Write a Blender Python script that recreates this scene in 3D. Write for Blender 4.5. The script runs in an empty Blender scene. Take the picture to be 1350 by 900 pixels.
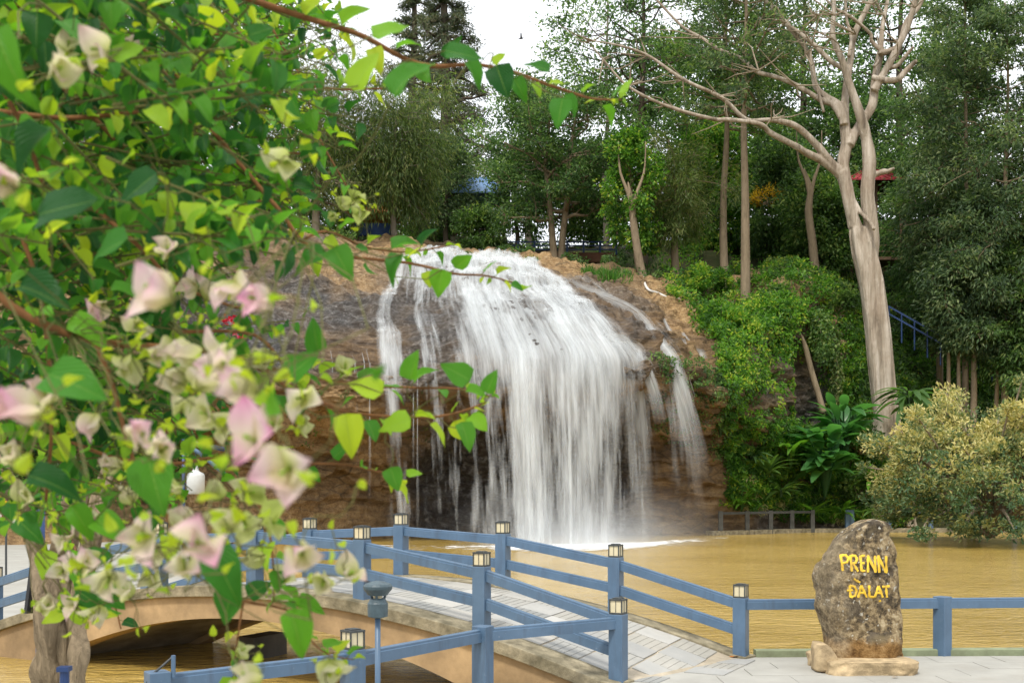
import bpy, math, random
import numpy as np
from mathutils import Vector, Matrix
from mathutils.bvhtree import BVHTree

# ------------------------------------------------------------------ camera, world, sun, exposure
SC = bpy.context.scene
COL = SC.collection
CAM_H = 2.6
FPX = 1500.0            # focal length in photo pixels (1350 wide)
cam = bpy.data.cameras.new("camera")
camo = bpy.data.objects.new("camera", cam)
COL.objects.link(camo)
camo.location = (0, 0, CAM_H)
camo.rotation_euler = (math.radians(90), 0, 0)
cam.sensor_width = 36.0
cam.lens = 40.0
cam.shift_y = 190.0 / 1350.0
cam.clip_start = 0.05
cam.clip_end = 3000
cam.dof.use_dof = True
cam.dof.focus_distance = 24.0
cam.dof.aperture_fstop = 7.0
SC.camera = camo

SUN_EL, SUN_AZ = math.radians(58), math.radians(205)   # azimuth measured from +Y clockwise
wd = bpy.data.worlds.new("World")
SC.world = wd
wd.use_nodes = True
nt = wd.node_tree
nt.nodes.clear()
wo = nt.nodes.new("ShaderNodeOutputWorld")
bg = nt.nodes.new("ShaderNodeBackground")
sky = nt.nodes.new("ShaderNodeTexSky")
sky.sky_type = 'NISHITA'
sky.sun_disc = False
sky.sun_elevation = SUN_EL
sky.sun_rotation = SUN_AZ
tc = nt.nodes.new("ShaderNodeTexCoord")
cn = nt.nodes.new("ShaderNodeTexNoise")
cn.inputs["Scale"].default_value = 2.2
cn.inputs["Detail"].default_value = 5
cr = nt.nodes.new("ShaderNodeValToRGB")
cr.color_ramp.elements[0].position = 0.3
cr.color_ramp.elements[0].color = (9.2, 9.5, 10.0, 1)
cr.color_ramp.elements[1].position = 0.7
cr.color_ramp.elements[1].color = (11.2, 11.3, 11.4, 1)
mx = nt.nodes.new("ShaderNodeMix")
mx.data_type = 'RGBA'
mx.inputs["Factor"].default_value = 0.86
nt.links.new(tc.outputs["Generated"], cn.inputs["Vector"])
nt.links.new(cn.outputs["Fac"], cr.inputs["Fac"])
nt.links.new(sky.outputs["Color"], mx.inputs["A"])
nt.links.new(cr.outputs["Color"], mx.inputs["B"])
nt.links.new(mx.outputs["Result"], bg.inputs["Color"])
bg.inputs["Strength"].default_value = 0.115
nt.links.new(bg.outputs["Background"], wo.inputs["Surface"])

sl = bpy.data.lights.new("sun", 'SUN')
sl.energy = 2.3
sl.angle = math.radians(10)
sl.color = (1.0, 0.95, 0.86)
so = bpy.data.objects.new("sun", sl)
COL.objects.link(so)
sdir = Vector((math.sin(SUN_AZ) * math.cos(SUN_EL), math.cos(SUN_AZ) * math.cos(SUN_EL), math.sin(SUN_EL)))
so.rotation_euler = sdir.to_track_quat('Z', 'Y').to_euler()

SC.view_settings.view_transform = 'Standard'
SC.view_settings.look = 'None'
SC.view_settings.exposure = 0.58
SC.view_settings.gamma = 1.0
cy = SC.cycles
cy.max_bounces = 7
cy.diffuse_bounces = 4
cy.glossy_bounces = 2
cy.transmission_bounces = 4
cy.transparent_max_bounces = 24
cy.use_denoising = True
cy.sample_clamp_indirect = 6
cy.caustics_reflective = False
cy.caustics_refractive = False

# ------------------------------------------------------------------ helpers
def at(px, py, Y):
    """the point that the photo shows at (px, py), Y metres in front of the camera"""
    return np.array([(px - 675.0) * Y / FPX, Y, CAM_H + (640.0 - py) * Y / FPX])

def norm(a):
    a = np.asarray(a, float)
    return a / (np.linalg.norm(a, axis=-1, keepdims=True) + 1e-9)

def hash3(i, j, k, s):
    h = (i * 374761393 + j * 668265263 + k * 2147483647 + s * 974711) & 0xFFFFFFFF
    h = ((h ^ (h >> 13)) * 1274126177) & 0xFFFFFFFF
    return ((h ^ (h >> 16)) & 0xFFFF) / 65535.0

def vnoise(P, s=0):
    P = np.asarray(P, float)
    f = np.floor(P).astype(np.int64)
    t = P - f
    t = t * t * (3 - 2 * t)
    x, y, z = f[..., 0], f[..., 1], f[..., 2]
    tx, ty, tz = t[..., 0], t[..., 1], t[..., 2]
    def c(a, b, d): return hash3(x + a, y + b, z + d, s)
    x00 = c(0,0,0)*(1-tx)+c(1,0,0)*tx; x10 = c(0,1,0)*(1-tx)+c(1,1,0)*tx
    x01 = c(0,0,1)*(1-tx)+c(1,0,1)*tx; x11 = c(0,1,1)*(1-tx)+c(1,1,1)*tx
    return ((x00*(1-ty)+x10*ty)*(1-tz) + (x01*(1-ty)+x11*ty)*tz) * 2 - 1

def fbm(P, oct=4, s=0, gain=.5):
    a, r = 1.0, 0.0
    P = np.asarray(P, float)
    for o in range(oct):
        r = r + a * vnoise(P, s + o * 17)
        P = P * 2.03 + 11.3
        a *= gain
    return r

ORG = {}
def tag(o, label=None, cat=None, group=None, kind=None):
    if label: o["label"] = label
    if cat: o["category"] = cat
    if group: o["group"] = group
    if kind: o["kind"] = kind
    return o

def link(o, parent, origin):
    COL.objects.link(o)
    if parent is not None:
        o.parent = parent
        o.location = Vector(origin) - Vector(ORG[parent.name])
    else:
        o.location = Vector(origin)
    ORG[o.name] = tuple(origin)
    return o

def empty(name, origin, label=None, cat=None, group=None):
    o = bpy.data.objects.new(name, None)
    o.empty_display_size = 0.2
    link(o, None, origin)
    return tag(o, label, cat, group)

def make_mesh(name, V, F, mat, smooth=False, attrs=None):
    me = bpy.data.meshes.new(name)
    V = np.asarray(V, np.float32).reshape(-1, 3)
    me.vertices.add(len(V))
    me.vertices.foreach_set("co", V.ravel())
    if isinstance(F, np.ndarray):
        tot = np.full(len(F), F.shape[1], np.int32)
        idx = F.ravel().astype(np.int32)
    else:
        tot = np.array([len(f) for f in F], np.int32)
        idx = np.array([i for f in F for i in f], np.int32)
    me.loops.add(len(idx))
    me.loops.foreach_set("vertex_index", idx)
    me.polygons.add(len(tot))
    st = np.zeros(len(tot), np.int32)
    st[1:] = np.cumsum(tot)[:-1]
    me.polygons.foreach_set("loop_start", st)
    me.polygons.foreach_set("loop_total", tot)
    me.polygons.foreach_set("use_smooth", np.full(len(tot), bool(smooth)))
    me.update(calc_edges=True)
    if attrs:
        for k, a in attrs.items():
            a = np.asarray(a, np.float32)
            if a.ndim == 1:
                at_ = me.attributes.new(k, 'FLOAT', 'POINT'); at_.data.foreach_set("value", a)
            else:
                at_ = me.attributes.new(k, 'FLOAT_VECTOR', 'POINT'); at_.data.foreach_set("vector", a.ravel())
    if mat: me.materials.append(mat)
    return me

def add(name, V, F, mat, parent=None, origin=None, smooth=False, attrs=None, bevel=0):
    """one mesh object from world-space vertices"""
    if origin is None:
        origin = ORG[parent.name] if parent is not None else (0, 0, 0)
    V = np.asarray(V, float).reshape(-1, 3) - np.asarray(origin, float)
    o = bpy.data.objects.new(name, make_mesh(name, V, F, mat, smooth, attrs))
    link(o, parent, origin)
    if bevel:
        m = o.modifiers.new("bevel", 'BEVEL'); m.width = bevel; m.segments = 2; m.limit_method = 'ANGLE'
    return o

class MB:
    def __init__(s): s.V = []; s.F = []; s.n = 0
    def put(s, V, F):
        V = np.asarray(V, float).reshape(-1, 3)
        s.V.append(V); s.F += [[i + s.n for i in f] for f in F]; s.n += len(V)
        return s
    def box(s, c, d, rot=0.0, M=None):
        x, y, z = np.asarray(d, float) / 2
        V = np.array([(-x,-y,-z),(x,-y,-z),(x,y,-z),(-x,y,-z),(-x,-y,z),(x,-y,z),(x,y,z),(-x,y,z)])
        if M is not None: V = V @ np.asarray(M).T
        elif rot:
            ca, sa = math.cos(rot), math.sin(rot)
            V = V @ np.array([[ca, sa, 0], [-sa, ca, 0], [0, 0, 1]])
        return s.put(V + np.asarray(c, float), [(0,3,2,1),(4,5,6,7),(0,1,5,4),(1,2,6,5),(2,3,7,6),(3,0,4,7)])
    def tube(s, P, R, n=8, cap=True):
        P = np.asarray(P, float); m = len(P)
        R = np.broadcast_to(np.asarray(R, float), (m,))
        T = norm(np.gradient(P, axis=0)); up = np.array([0, 0, 1.0])
        if abs(T[0] @ up) > .9: up = np.array([1.0, 0, 0])
        a = norm(np.cross(T[0], up)); V = []
        ang = np.arange(n) * 2 * math.pi / n
        for i in range(m):
            a = norm(a - T[i] * (a @ T[i])); b = np.cross(T[i], a)
            V.append(P[i] + R[i] * (np.cos(ang)[:, None] * a + np.sin(ang)[:, None] * b))
        F = [(i*n+k, i*n+(k+1) % n, (i+1)*n+(k+1) % n, (i+1)*n+k) for i in range(m-1) for k in range(n)]
        if cap: F += [tuple(range(n))[::-1], tuple((m-1)*n+k for k in range(n))]
        return s.put(np.concatenate(V), F)
    def lathe(s, prof, c, n=16):
        prof = np.asarray(prof, float); m = len(prof); c = np.asarray(c, float)
        ang = np.arange(n) * 2 * math.pi / n
        V = np.concatenate([np.stack([r*np.cos(ang), r*np.sin(ang), np.full(n, z)], 1) for r, z in prof]) + c
        F = [(i*n+k, i*n+(k+1) % n, (i+1)*n+(k+1) % n, (i+1)*n+k) for i in range(m-1) for k in range(n)]
        F += [tuple(range(n))[::-1], tuple((m-1)*n+k for k in range(n))]
        return s.put(V, F)
    def bar(s, p, q, prof):
        """profile (side, up) swept from p to q"""
        p = np.asarray(p, float); q = np.asarray(q, float)
        d = norm(q - p); sd = norm(np.cross(d, [0, 0, 1.0])); up = np.cross(sd, d)
        n = len(prof)
        V = np.array([e + sd * a + up * b for e in (p, q) for a, b in prof])
        F = [(k, (k+1) % n, n+(k+1) % n, n+k) for k in range(n)] + [tuple(range(n))[::-1], tuple(range(n, 2*n))]
        return s.put(V, F)
    def poly(s, pts, z0, z1):
        """vertical prism over a ground outline (counter-clockwise)"""
        n = len(pts)
        V = [(x, y, z0) for x, y in pts] + [(x, y, z1) for x, y in pts]
        F = [tuple(range(n))[::-1], tuple(range(n, 2*n))] + [(k, (k+1) % n, n+(k+1) % n, n+k) for k in range(n)]
        return s.put(V, F)
    def build(s, name, mat, parent=None, origin=None, smooth=False, bevel=0):
        return add(name, np.concatenate(s.V), s.F, mat, parent, origin, smooth, None, bevel)

def spline(P, n):
    """Catmull-Rom through points"""
    P = np.asarray(P, float); m = len(P)
    t = np.linspace(0, m - 1 - 1e-6, n); i = t.astype(int); f = (t - i)[:, None]
    g = lambda k: P[np.clip(i + k, 0, m - 1)]
    a, b, c, d = g(-1), g(0), g(1), g(2)
    return .5 * (2*b + (c-a)*f + (2*a-5*b+4*c-d)*f**2 + (3*b-a-3*c+d)*f**3)

# ------------------------------------------------------------------ materials
class NT:
    def __init__(s, name):
        s.m = bpy.data.materials.new(name); s.m.use_nodes = True
        s.t = s.m.node_tree; s.t.nodes.clear()
        s.out = s.t.nodes.new("ShaderNodeOutputMaterial")
    def n(s, typ, ins=None, **kw):
        nd = s.t.nodes.new("ShaderNode" + typ)
        for k, v in kw.items(): setattr(nd, k, v)
        if ins:
            for k, v in ins.items():
                if isinstance(v, bpy.types.NodeSocket): s.t.links.new(v, nd.inputs[k])
                else: nd.inputs[k].default_value = v
        return nd
    def attr(s, name, out="Fac"): return s.n("Attribute", attribute_name=name).outputs[out]
    def pos(s): return s.n("NewGeometry").outputs["Position"]
    def obj(s): return s.n("TexCoord").outputs["Object"]
    def scale(s, v, sc):
        return s.n("Mapping", {"Vector": v, "Scale": sc}).outputs[0]
    def noise(s, v, sc=1.0, det=4, rough=.55, dist=0.0):
        return s.n("TexNoise", {"Vector": v, "Scale": sc, "Detail": det, "Roughness": rough, "Distortion": dist}).outputs["Fac"]
    def ramp(s, f, stops, interp='LINEAR'):
        r = s.n("ValToRGB", {"Fac": f}); c = r.color_ramp; c.interpolation = interp
        while len(c.elements) < len(stops): c.elements.new(.5)
        for e, (p, col) in zip(c.elements, stops):
            e.position = p
            e.color = (*col, 1) if not isinstance(col, (int, float)) else (col, col, col, 1)
        return r.outputs["Color"]
    def mix(s, f, a, b, blend='MIX'):
        nd = s.n("Mix", data_type='RGBA', blend_type=blend)
        for k, v in (("Factor", f), ("A", a), ("B", b)):
            so_ = nd.inputs[k]
            if isinstance(v, bpy.types.NodeSocket): s.t.links.new(v, so_)
            elif k == "Factor": so_.default_value = v
            else: so_.default_value = (*v, 1)
        return nd.outputs["Result"]
    def math(s, op, a, b=0.0, c=0.0, clamp=False):
        nd = s.n("Math", operation=op, use_clamp=clamp)
        for i, v in enumerate((a, b, c)):
            if isinstance(v, bpy.types.NodeSocket): s.t.links.new(v, nd.inputs[i])
            else: nd.inputs[i].default_value = v
        return nd.outputs[0]
    def bump(s, h, st=.3, dist=.05, nrm=None):
        ins = {"Height": h, "Strength": st, "Distance": dist}
        if nrm is not None: ins["Normal"] = nrm
        return s.n("Bump", ins).outputs[0]
    def bsdf(s, **kw):
        nm = {"color": "Base Color", "rough": "Roughness", "spec": "Specular IOR Level", "normal": "Normal",
              "metal": "Metallic", "alpha": "Alpha", "coat": "Coat Weight", "emit": "Emission Color", "estr": "Emission Strength"}
        ins = {}
        for k, v in kw.items():
            if k in ("color", "emit") and not isinstance(v, bpy.types.NodeSocket): v = (*v, 1)
            ins[nm[k]] = v
        return s.n("BsdfPrincipled", ins).outputs[0]
    def done(s, sh):
        s.t.links.new(sh, s.out.inputs["Surface"]); return s.m

def mat_plain(name, col, rough=.6, var=.12, sc=6.0, bump=.15, spec=.4, dirt=None, dirt_amt=.5, metal=0.0):
    t = NT(name); p = t.pos()
    n1 = t.noise(p, sc, 6, .6)
    d = tuple(c * (1 - var * 2) for c in col); l = tuple(min(1, c * (1 + var)) for c in col)
    c = t.ramp(n1, [(.3, d), (.7, l)])
    if dirt:
        n2 = t.noise(p, sc * .37, 7, .7)
        f = t.ramp(n2, [(.62 - .3 * dirt_amt, 0.0), (.72, 1.0)])
        c = t.mix(t.math('MULTIPLY', f, .75), c, dirt)
    nb = t.bump(t.noise(p, sc * 6, 5, .65), bump, .02)
    return t.done(t.bsdf(color=c, rough=rough, spec=spec, normal=nb, metal=metal))

def mat_leaf(name, stops, transl=.48, rough=.5, spec=.35, tcol=1.6):
    t = NT(name)
    c = t.ramp(t.attr("v"), stops)
    b = t.bsdf(color=c, rough=rough, spec=spec)
    tc_ = t.mix(1.0, c, (tcol * 1.0, tcol * 1.05, tcol * .55), 'MULTIPLY')
    tr = t.n("BsdfTranslucent", {"Color": tc_}).outputs[0]
    return t.done(t.n("MixShader", {0: transl, 1: b, 2: tr}).outputs[0])

def G(r, g, b): return (r, g, b)
M = {}
M['leaf_dark'] = mat_leaf('leaf_dark', [(0, G(.032,.068,.022)), (.45, G(.068,.142,.042)), (.8, G(.115,.21,.058)), (1, G(.21,.3,.1))])
M['leaf_mid'] = mat_leaf('leaf_mid', [(0, G(.038,.08,.02)), (.45, G(.08,.16,.038)), (.8, G(.135,.235,.055)), (1, G(.24,.31,.09))])
M['leaf_grey'] = mat_leaf('leaf_grey', [(0, G(.04,.075,.035)), (.45, G(.085,.145,.062)), (.8, G(.145,.21,.09)), (1, G(.24,.29,.14))])
M['leaf_olive'] = mat_leaf('leaf_olive', [(0, G(.04,.068,.018)), (.45, G(.085,.14,.034)), (.8, G(.14,.195,.05)), (1, G(.24,.25,.09))])
M['leaf_bright'] = mat_leaf('leaf_bright', [(0, G(.035,.105,.014)), (.45, G(.09,.22,.024)), (.8, G(.16,.32,.035)), (1, G(.36,.42,.055))])
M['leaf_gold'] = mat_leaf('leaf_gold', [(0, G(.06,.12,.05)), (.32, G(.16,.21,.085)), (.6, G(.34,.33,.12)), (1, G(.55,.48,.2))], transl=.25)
M['leaf_conifer'] = mat_leaf('leaf_conifer', [(0, G(.05,.06,.035)), (.45, G(.07,.1,.05)), (.8, G(.12,.135,.07)), (1, G(.2,.17,.11))], transl=.3)
M['leaf_big'] = mat_leaf('leaf_big', [(0, G(0.030,0.103,0.030)), (.5, G(0.060,0.184,0.050)), (1, G(0.120,0.287,0.070))], rough=.35, spec=.5)
M['grass'] = mat_leaf('grass', [(0, G(.03,.1,.015)), (.5, G(.07,.2,.025)), (1, G(.16,.28,.05))])
M['flower_yellow'] = mat_leaf('flower_yellow', [(0, G(.4,.22,.01)), (1, G(.75,.5,.04))])
M['flower_red'] = mat_leaf('flower_red', [(0, G(.35,.01,.03)), (.5, G(.6,.02,.05)), (1, G(.7,.12,.25))])

def mat_bark(name, a, b, sc=3.0, st=.5):
    t = NT(name); p = t.pos()
    v = t.scale(p, (sc * 2.2, sc * 2.2, sc * .35))
    n = t.noise(v, 1.0, 7, .65, .4)
    n2 = t.noise(p, sc * .4, 4, .6)
    c = t.mix(t.ramp(n2, [(.35, 0.0), (.7, 1.0)]), t.ramp(n, [(.3, a), (.68, b)]), tuple(x * .8 for x in b))
    return t.done(t.bsdf(color=c, rough=.85, spec=.2, normal=t.bump(n, st, .06)))
M['bark_dark'] = mat_bark('bark_dark', (.035, .026, .018), (.13, .1, .07))
M['bark_tan'] = mat_bark('bark_tan', (.1, .075, .045), (.3, .23, .15))
M['bark_grey'] = mat_bark('bark_grey', (.1, .085, .065), (.28, .24, .19))
M['bark_near'] = mat_bark('bark_near', (.075, .055, .032), (.38, .29, .18), 11, 1.0)
M['twig'] = mat_bark('twig', (.09, .035, .012), (.22, .1, .035), 14, .3)
M['twig_green'] = mat_bark('twig_green', (.06, .075, .02), (.14, .13, .04), 14, .3)
M['twig_grey'] = mat_bark('twig_grey', (.12, .09, .06), (.34, .28, .2), 4, .3)

def mat_pale_bark():
    t = NT('bark_pale'); p = t.pos()
    n = t.noise(t.scale(p, (2.2, 2.2, .22)), 1.0, 7, .65, .3)
    n2 = t.noise(p, .45, 5, .65)
    n3 = t.noise(t.scale(p, (5, 5, 2)), 1.0, 4, .6)
    c = t.ramp(n, [(.3, (.1, .08, .06)), (.46, (.3, .25, .19)), (.6, (.45, .39, .32)), (.75, (.58, .52, .44))])
    c = t.mix(t.ramp(n2, [(.45, 0.0), (.68, .6)]), c, (.27, .2, .145))
    c = t.mix(t.ramp(n3, [(.62, 0.0), (.72, .6)]), c, (.16, .14, .1))
    return t.done(t.bsdf(color=c, rough=.85, spec=.2, normal=t.bump(t.math('ADD', n, t.math('MULTIPLY', n3, .3)), .9, .2)))
M['bark_pale'] = mat_pale_bark()

def mat_rock():
    t = NT('cliff_rock'); p = t.pos()
    wet_shade = t.attr("wet"); och = t.attr("ochre")
    st = t.noise(t.scale(p, (.35, .35, 1.6)), 1.0, 9, .66, .5)
    fine = t.noise(p, 2.6, 12, .78)
    big = t.noise(p, .22, 5, .6)
    c = t.ramp(st, [(.34, (.06, .036, .018)), (.45, (.17, .1, .045)), (.55, (.3, .185, .08)), (.66, (.45, .3, .15))])
    c = t.mix(t.ramp(big, [(.42, 0.0), (.6, .7)]), c, (.12, .075, .035))
    oc = t.ramp(fine, [(.36, (.2, .115, .05)), (.5, (.42, .26, .11)), (.64, (.62, .44, .23))])
    c = t.mix(och, c, oc)
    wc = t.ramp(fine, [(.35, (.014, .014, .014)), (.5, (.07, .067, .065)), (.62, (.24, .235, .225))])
    c = t.mix(wet_shade, c, wc)
    moss = t.ramp(t.noise(p, 1.1, 9, .75), [(.40, 0.0), (.75, 1.0)])
    c = t.mix(t.math('MULTIPLY', t.math('MULTIPLY', moss, t.attr("moss")), .5), c, (.075, .085, .025))
    rg = t.math('SUBTRACT', .85, t.math('MULTIPLY', wet_shade, .45))
    h = t.math('ADD', t.math('MULTIPLY', st, 1.0), t.math('MULTIPLY', fine, .6))
    crk = t.n("TexVoronoi", {"Vector": t.scale(p, (.5, .5, 1.5)), "Scale": 1.0}, feature='DISTANCE_TO_EDGE').outputs["Distance"]
    cf = t.ramp(crk, [(0.0, .75), (.05, 0.0)])
    c = t.mix(t.math('MULTIPLY', cf, t.ramp(big, [(.4, 0.0), (.6, 1.0)])), c, (.03, .02, .013))
    c = t.mix(t.ramp(t.noise(p, 9, 6, .7), [(.3, .55), (.5, 0.0)]), c, (.03, .02, .014))
    return t.done(t.bsdf(color=c, rough=rg, spec=.45, normal=t.bump(h, 1.0, .5)))
M['rock'] = mat_rock()

def mat_soil():
    t = NT('hill_soil'); p = t.pos()
    n = t.noise(p, .7, 8, .65); n2 = t.noise(p, .12, 4, .6)
    c = t.ramp(n, [(.3, (.02, .02, .01)), (.55, (.06, .05, .025)), (.72, (.14, .1, .05))])
    c = t.mix(t.ramp(n2, [(.4, 0.0), (.6, .8)]), c, (.03, .06, .012))
    return t.done(t.bsdf(color=c, rough=.9, spec=.2, normal=t.bump(n, .8, .3)))
M['soil'] = mat_soil()

def mat_water():
    t = NT('pond_water'); p = t.pos()
    w1 = t.noise(t.scale(p, (.9, 1.9, 1)), 1.0, 5, .6, .9)
    w2 = t.noise(t.scale(p, (4.5, 8, 1)), 1.0, 3, .5, .3)
    w3 = t.noise(t.scale(p, (.16, .2, 1)), 1.0, 3, .5)
    h = t.math('ADD', t.math('MULTIPLY', w1, 1.0), t.math('MULTIPLY', w2, .45))
    c = t.ramp(w3, [(.35, (.315, .208, .045)), (.65, (.42, .288, .078))])
    nb = t.bump(h, .7, .22)
    return t.done(t.bsdf(color=c, rough=.11, spec=.6, normal=nb))
M['water'] = mat_water()

def mat_falls(name, seed, gain=1.0, col=(.78, .81, .82), tr=.45):
    """silky falling water: white scattering where the streak noise is dense, clear between"""
    t = NT(name)
    f = t.attr("flow", "Vector"); d = t.attr("dens"); fr = t.attr("froth")
    def ns(sx, sy, det=3, rough=.5, dist=0.0):
        m = t.n("Mapping", {"Vector": f, "Scale": (sx, sy, 1), "Location": (seed * 7.3, seed * 3.1, seed)}).outputs[0]
        return t.noise(m, 1.0, det, rough, dist)
    a = ns(.62, .13, 3, .5, .3); b = ns(2.0, .2, 4, .55, .25); c = ns(7.0, .4, 3, .5); e = ns(2.6, .75, 6, .68, .5)
    s = t.math('ADD', t.math('ADD', t.math('MULTIPLY', a, .36), t.math('MULTIPLY', b, .42)), t.math('MULTIPLY', c, .22))
    s = t.math('ADD', t.math('MULTIPLY', s, t.math('SUBTRACT', 1.0, t.math('MULTIPLY', fr, .5))),
               t.math('MULTIPLY', e, t.math('MULTIPLY', fr, .5)))
    th = t.math('SUBTRACT', .62, t.math('MULTIPLY', d, .34))
    al = t.math('MULTIPLY', t.math('DIVIDE', t.math('SUBTRACT', s, th), .3), gain, clamp=True)
    al = t.math('MULTIPLY', al, t.math('MULTIPLY', d, 6.0, clamp=True), clamp=True)
    al = t.math('MULTIPLY', al, t.attr("cover"))
    df = t.n("BsdfDiffuse", {"Color": (*col, 1)}).outputs[0]
    tl = t.n("BsdfTranslucent", {"Color": (*col, 1)}).outputs[0]
    w = t.n("MixShader", {0: tr, 1: df, 2: tl}).outputs[0]
    tp = t.n("BsdfTransparent").outputs[0]
    return t.done(t.n("MixShader", {0: al, 1: tp, 2: w}).outputs[0])
M['falls_a'] = mat_falls('falls_a', 1, 1.0)
M['falls_b'] = mat_falls('falls_b', 5, .95)
M['falls_c'] = mat_falls('falls_c', 9, .62)

M['paint'] = None
def mat_paint():
    t = NT('blue_grey_paint'); p = t.pos()
    n = t.noise(p, 2.2, 7, .65); f = t.noise(p, 22, 5, .7)
    c = t.ramp(n, [(.3, (.06, .108, .172)), (.7, (.088, .148, .228))])
    sp = t.ramp(f, [(.66, 0.0), (.7, .7)])
    c = t.mix(sp, c, (.2, .24, .29))
    rs = t.ramp(t.noise(p, 5.3, 8, .75), [(.66, 0.0), (.73, .7)])
    c = t.mix(rs, c, (.09, .07, .055))
    du = t.ramp(t.noise(t.scale(p, (9, 9, 1.2)), 1.0, 5, .6), [(.52, 0.0), (.7, .55)])
    c = t.mix(du, c, (.055, .08, .12))
    return t.done(t.bsdf(color=c, rough=.42, spec=.5, normal=t.bump(f, .12, .01)))
M['paint'] = mat_paint()
M['paint_dark'] = mat_plain('dark_blue_paint', (.02, .05, .15), .4, .15, 4, .1)
M['metal_dark'] = mat_plain('lantern_frame', (.05, .055, .055), .45, .2, 20, .1)
M['lamp_head'] = mat_plain('lamp_head_paint', (.055, .085, .1), .45, .15, 12, .1)
M['glass_cream'] = mat_plain('lantern_glass', (.58, .51, .34), .25, .05, 8, .02, .5)
M['white_plastic'] = mat_plain('white_plastic', (.52, .53, .51), .4, .03, 8, .02)
M['black_board'] = mat_plain('black_board', (.012, .012, .014), .5, .2, 10, .05)
M['sign_yellow'] = mat_plain('sign_yellow', (.75, .42, .02), .5, .06, 8, .03)
M['sign_white'] = mat_plain('sign_white', (.6, .55, .48), .6, .08, 8, .03)
M['letter_paint'] = mat_plain('yellow_letter_paint', (.85, .54, .05), .6, .16, 16, .4, .25, (.3, .19, .06), .42)
M['concrete'] = mat_plain('concrete', (.42, .36, .27), .85, .16, 2.5, .3, .2, (.11, .09, .055), .5)
M['concrete_moss'] = mat_plain('mossy_concrete', (.36, .31, .21), .9, .32, 4.5, .6, .2, (.05, .045, .022), 1.15)
M['beige'] = mat_plain('beige_render', (.42, .29, .155), .85, .2, 1.5, .3, .2, (.14, .1, .06), .75)
M['kerb_green'] = mat_plain('green_kerb', (.22, .25, .15), .8, .15, 4, .3, .3, (.12, .12, .07), .5)
M['slab'] = mat_plain('slab', (.33, .32, .285), .75, .08, 1.3, .2, .3, (.27, .25, .21), .35)
M['sand'] = mat_plain('sand_stone', (.45, .34, .2), .9, .24, 6, .8, .2, (.25, .18, .1), .4)
M['brick'] = mat_plain('old_brick', (.17, .08, .05), .9, .2, 2, .4, .2)
M['wet_concrete'] = mat_plain('wet_concrete', (.07, .06, .045), .7, .2, 2, .3)  # darker concrete tone for the pier
M['dark'] = mat_plain('dark_recess', (.03, .028, .025), .9, .1, 2, .2)  # near-black for the painted shade in the culvert opening, and for the bird
M['roof_blue'] = mat_plain('roof_blue', (.16, .28, .5), .45, .1, 2, .1)
M['roof_red'] = mat_plain('roof_red', (.3, .03, .04), .5, .15, 2, .1)
M['wood'] = mat_plain('wood_post', (.16, .1, .06), .8, .2, 3, .3)
M['orange'] = mat_plain('orange_cloth', (.5, .16, .02), .7, .15, 2, .1)
M['hose'] = mat_plain('white_hose', (.6, .58, .54), .6, .1, 3, .1)

def mat_tile(name, a, b):
    t = NT(name); p = t.pos()
    rnd = t.n("ObjectInfo").outputs["Random"]
    n = t.noise(p, 3.0, 7, .65)
    c = t.ramp(n, [(.3, a), (.7, b)])
    c = t.mix(.5, c, t.ramp(rnd, [(0, (.2, .2, .19)), (.4, (.3, .3, .285)), (.7, (.37, .335, .27)), (1, (.44, .43, .4))]))
    d = t.ramp(t.noise(p, 1.1, 6, .7), [(.55, 0.0), (.72, .55)])
    c = t.mix(d, c, (.27, .24, .19))
    return t.done(t.bsdf(color=c, rough=.6, spec=.35, normal=t.bump(t.noise(p, 30, 4, .6), .15, .01)))
M['tile'] = mat_tile('paving_tile', (.3, .3, .285), (.42, .405, .37))
M['tile_groove'] = mat_tile('grooved_tile', (.2, .21, .2), (.34, .33, .3))

def mat_monument():
    t = NT('lichen_stone'); p = t.obj()
    n1 = t.noise(p, 2.6, 10, .72, .3); n2 = t.noise(p, 8, 12, .78); n3 = t.noise(p, 14, 3, .5); n4 = t.noise(p, 1.3, 4, .6)
    c = t.ramp(n2, [(.38, (.05, .04, .028)), (.46, (.2, .145, .08)), (.53, (.38, .285, .155)), (.62, (.58, .47, .3))])
    c = t.mix(t.ramp(n1, [(.49, 0.0), (.55, .88)]), c, t.ramp(n2, [(.4, (.025, .02, .016)), (.6, (.11, .088, .065))]))
    c = t.mix(t.ramp(n3, [(.645, 0.0), (.67, .95)]), c, (.6, .57, .48))
    c = t.mix(t.ramp(n4, [(.55, 0.0), (.66, .6)]), c, (.4, .31, .17))
    sp = t.n("SeparateXYZ", {"Vector": p}); z = sp.outputs[2]; x = sp.outputs[0]
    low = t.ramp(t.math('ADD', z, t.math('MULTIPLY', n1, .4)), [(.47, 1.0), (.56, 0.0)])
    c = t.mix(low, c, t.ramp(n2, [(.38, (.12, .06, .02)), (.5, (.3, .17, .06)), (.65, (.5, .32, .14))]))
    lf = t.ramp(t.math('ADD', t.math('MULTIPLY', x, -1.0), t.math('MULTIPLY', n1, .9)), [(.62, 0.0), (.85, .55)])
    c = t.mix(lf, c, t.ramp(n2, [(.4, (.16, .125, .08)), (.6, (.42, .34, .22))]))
    h = t.math('ADD', n2, t.math('MULTIPLY', n1, .7))
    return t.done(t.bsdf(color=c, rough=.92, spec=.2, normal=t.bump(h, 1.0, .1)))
M['monument'] = mat_monument()

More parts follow.
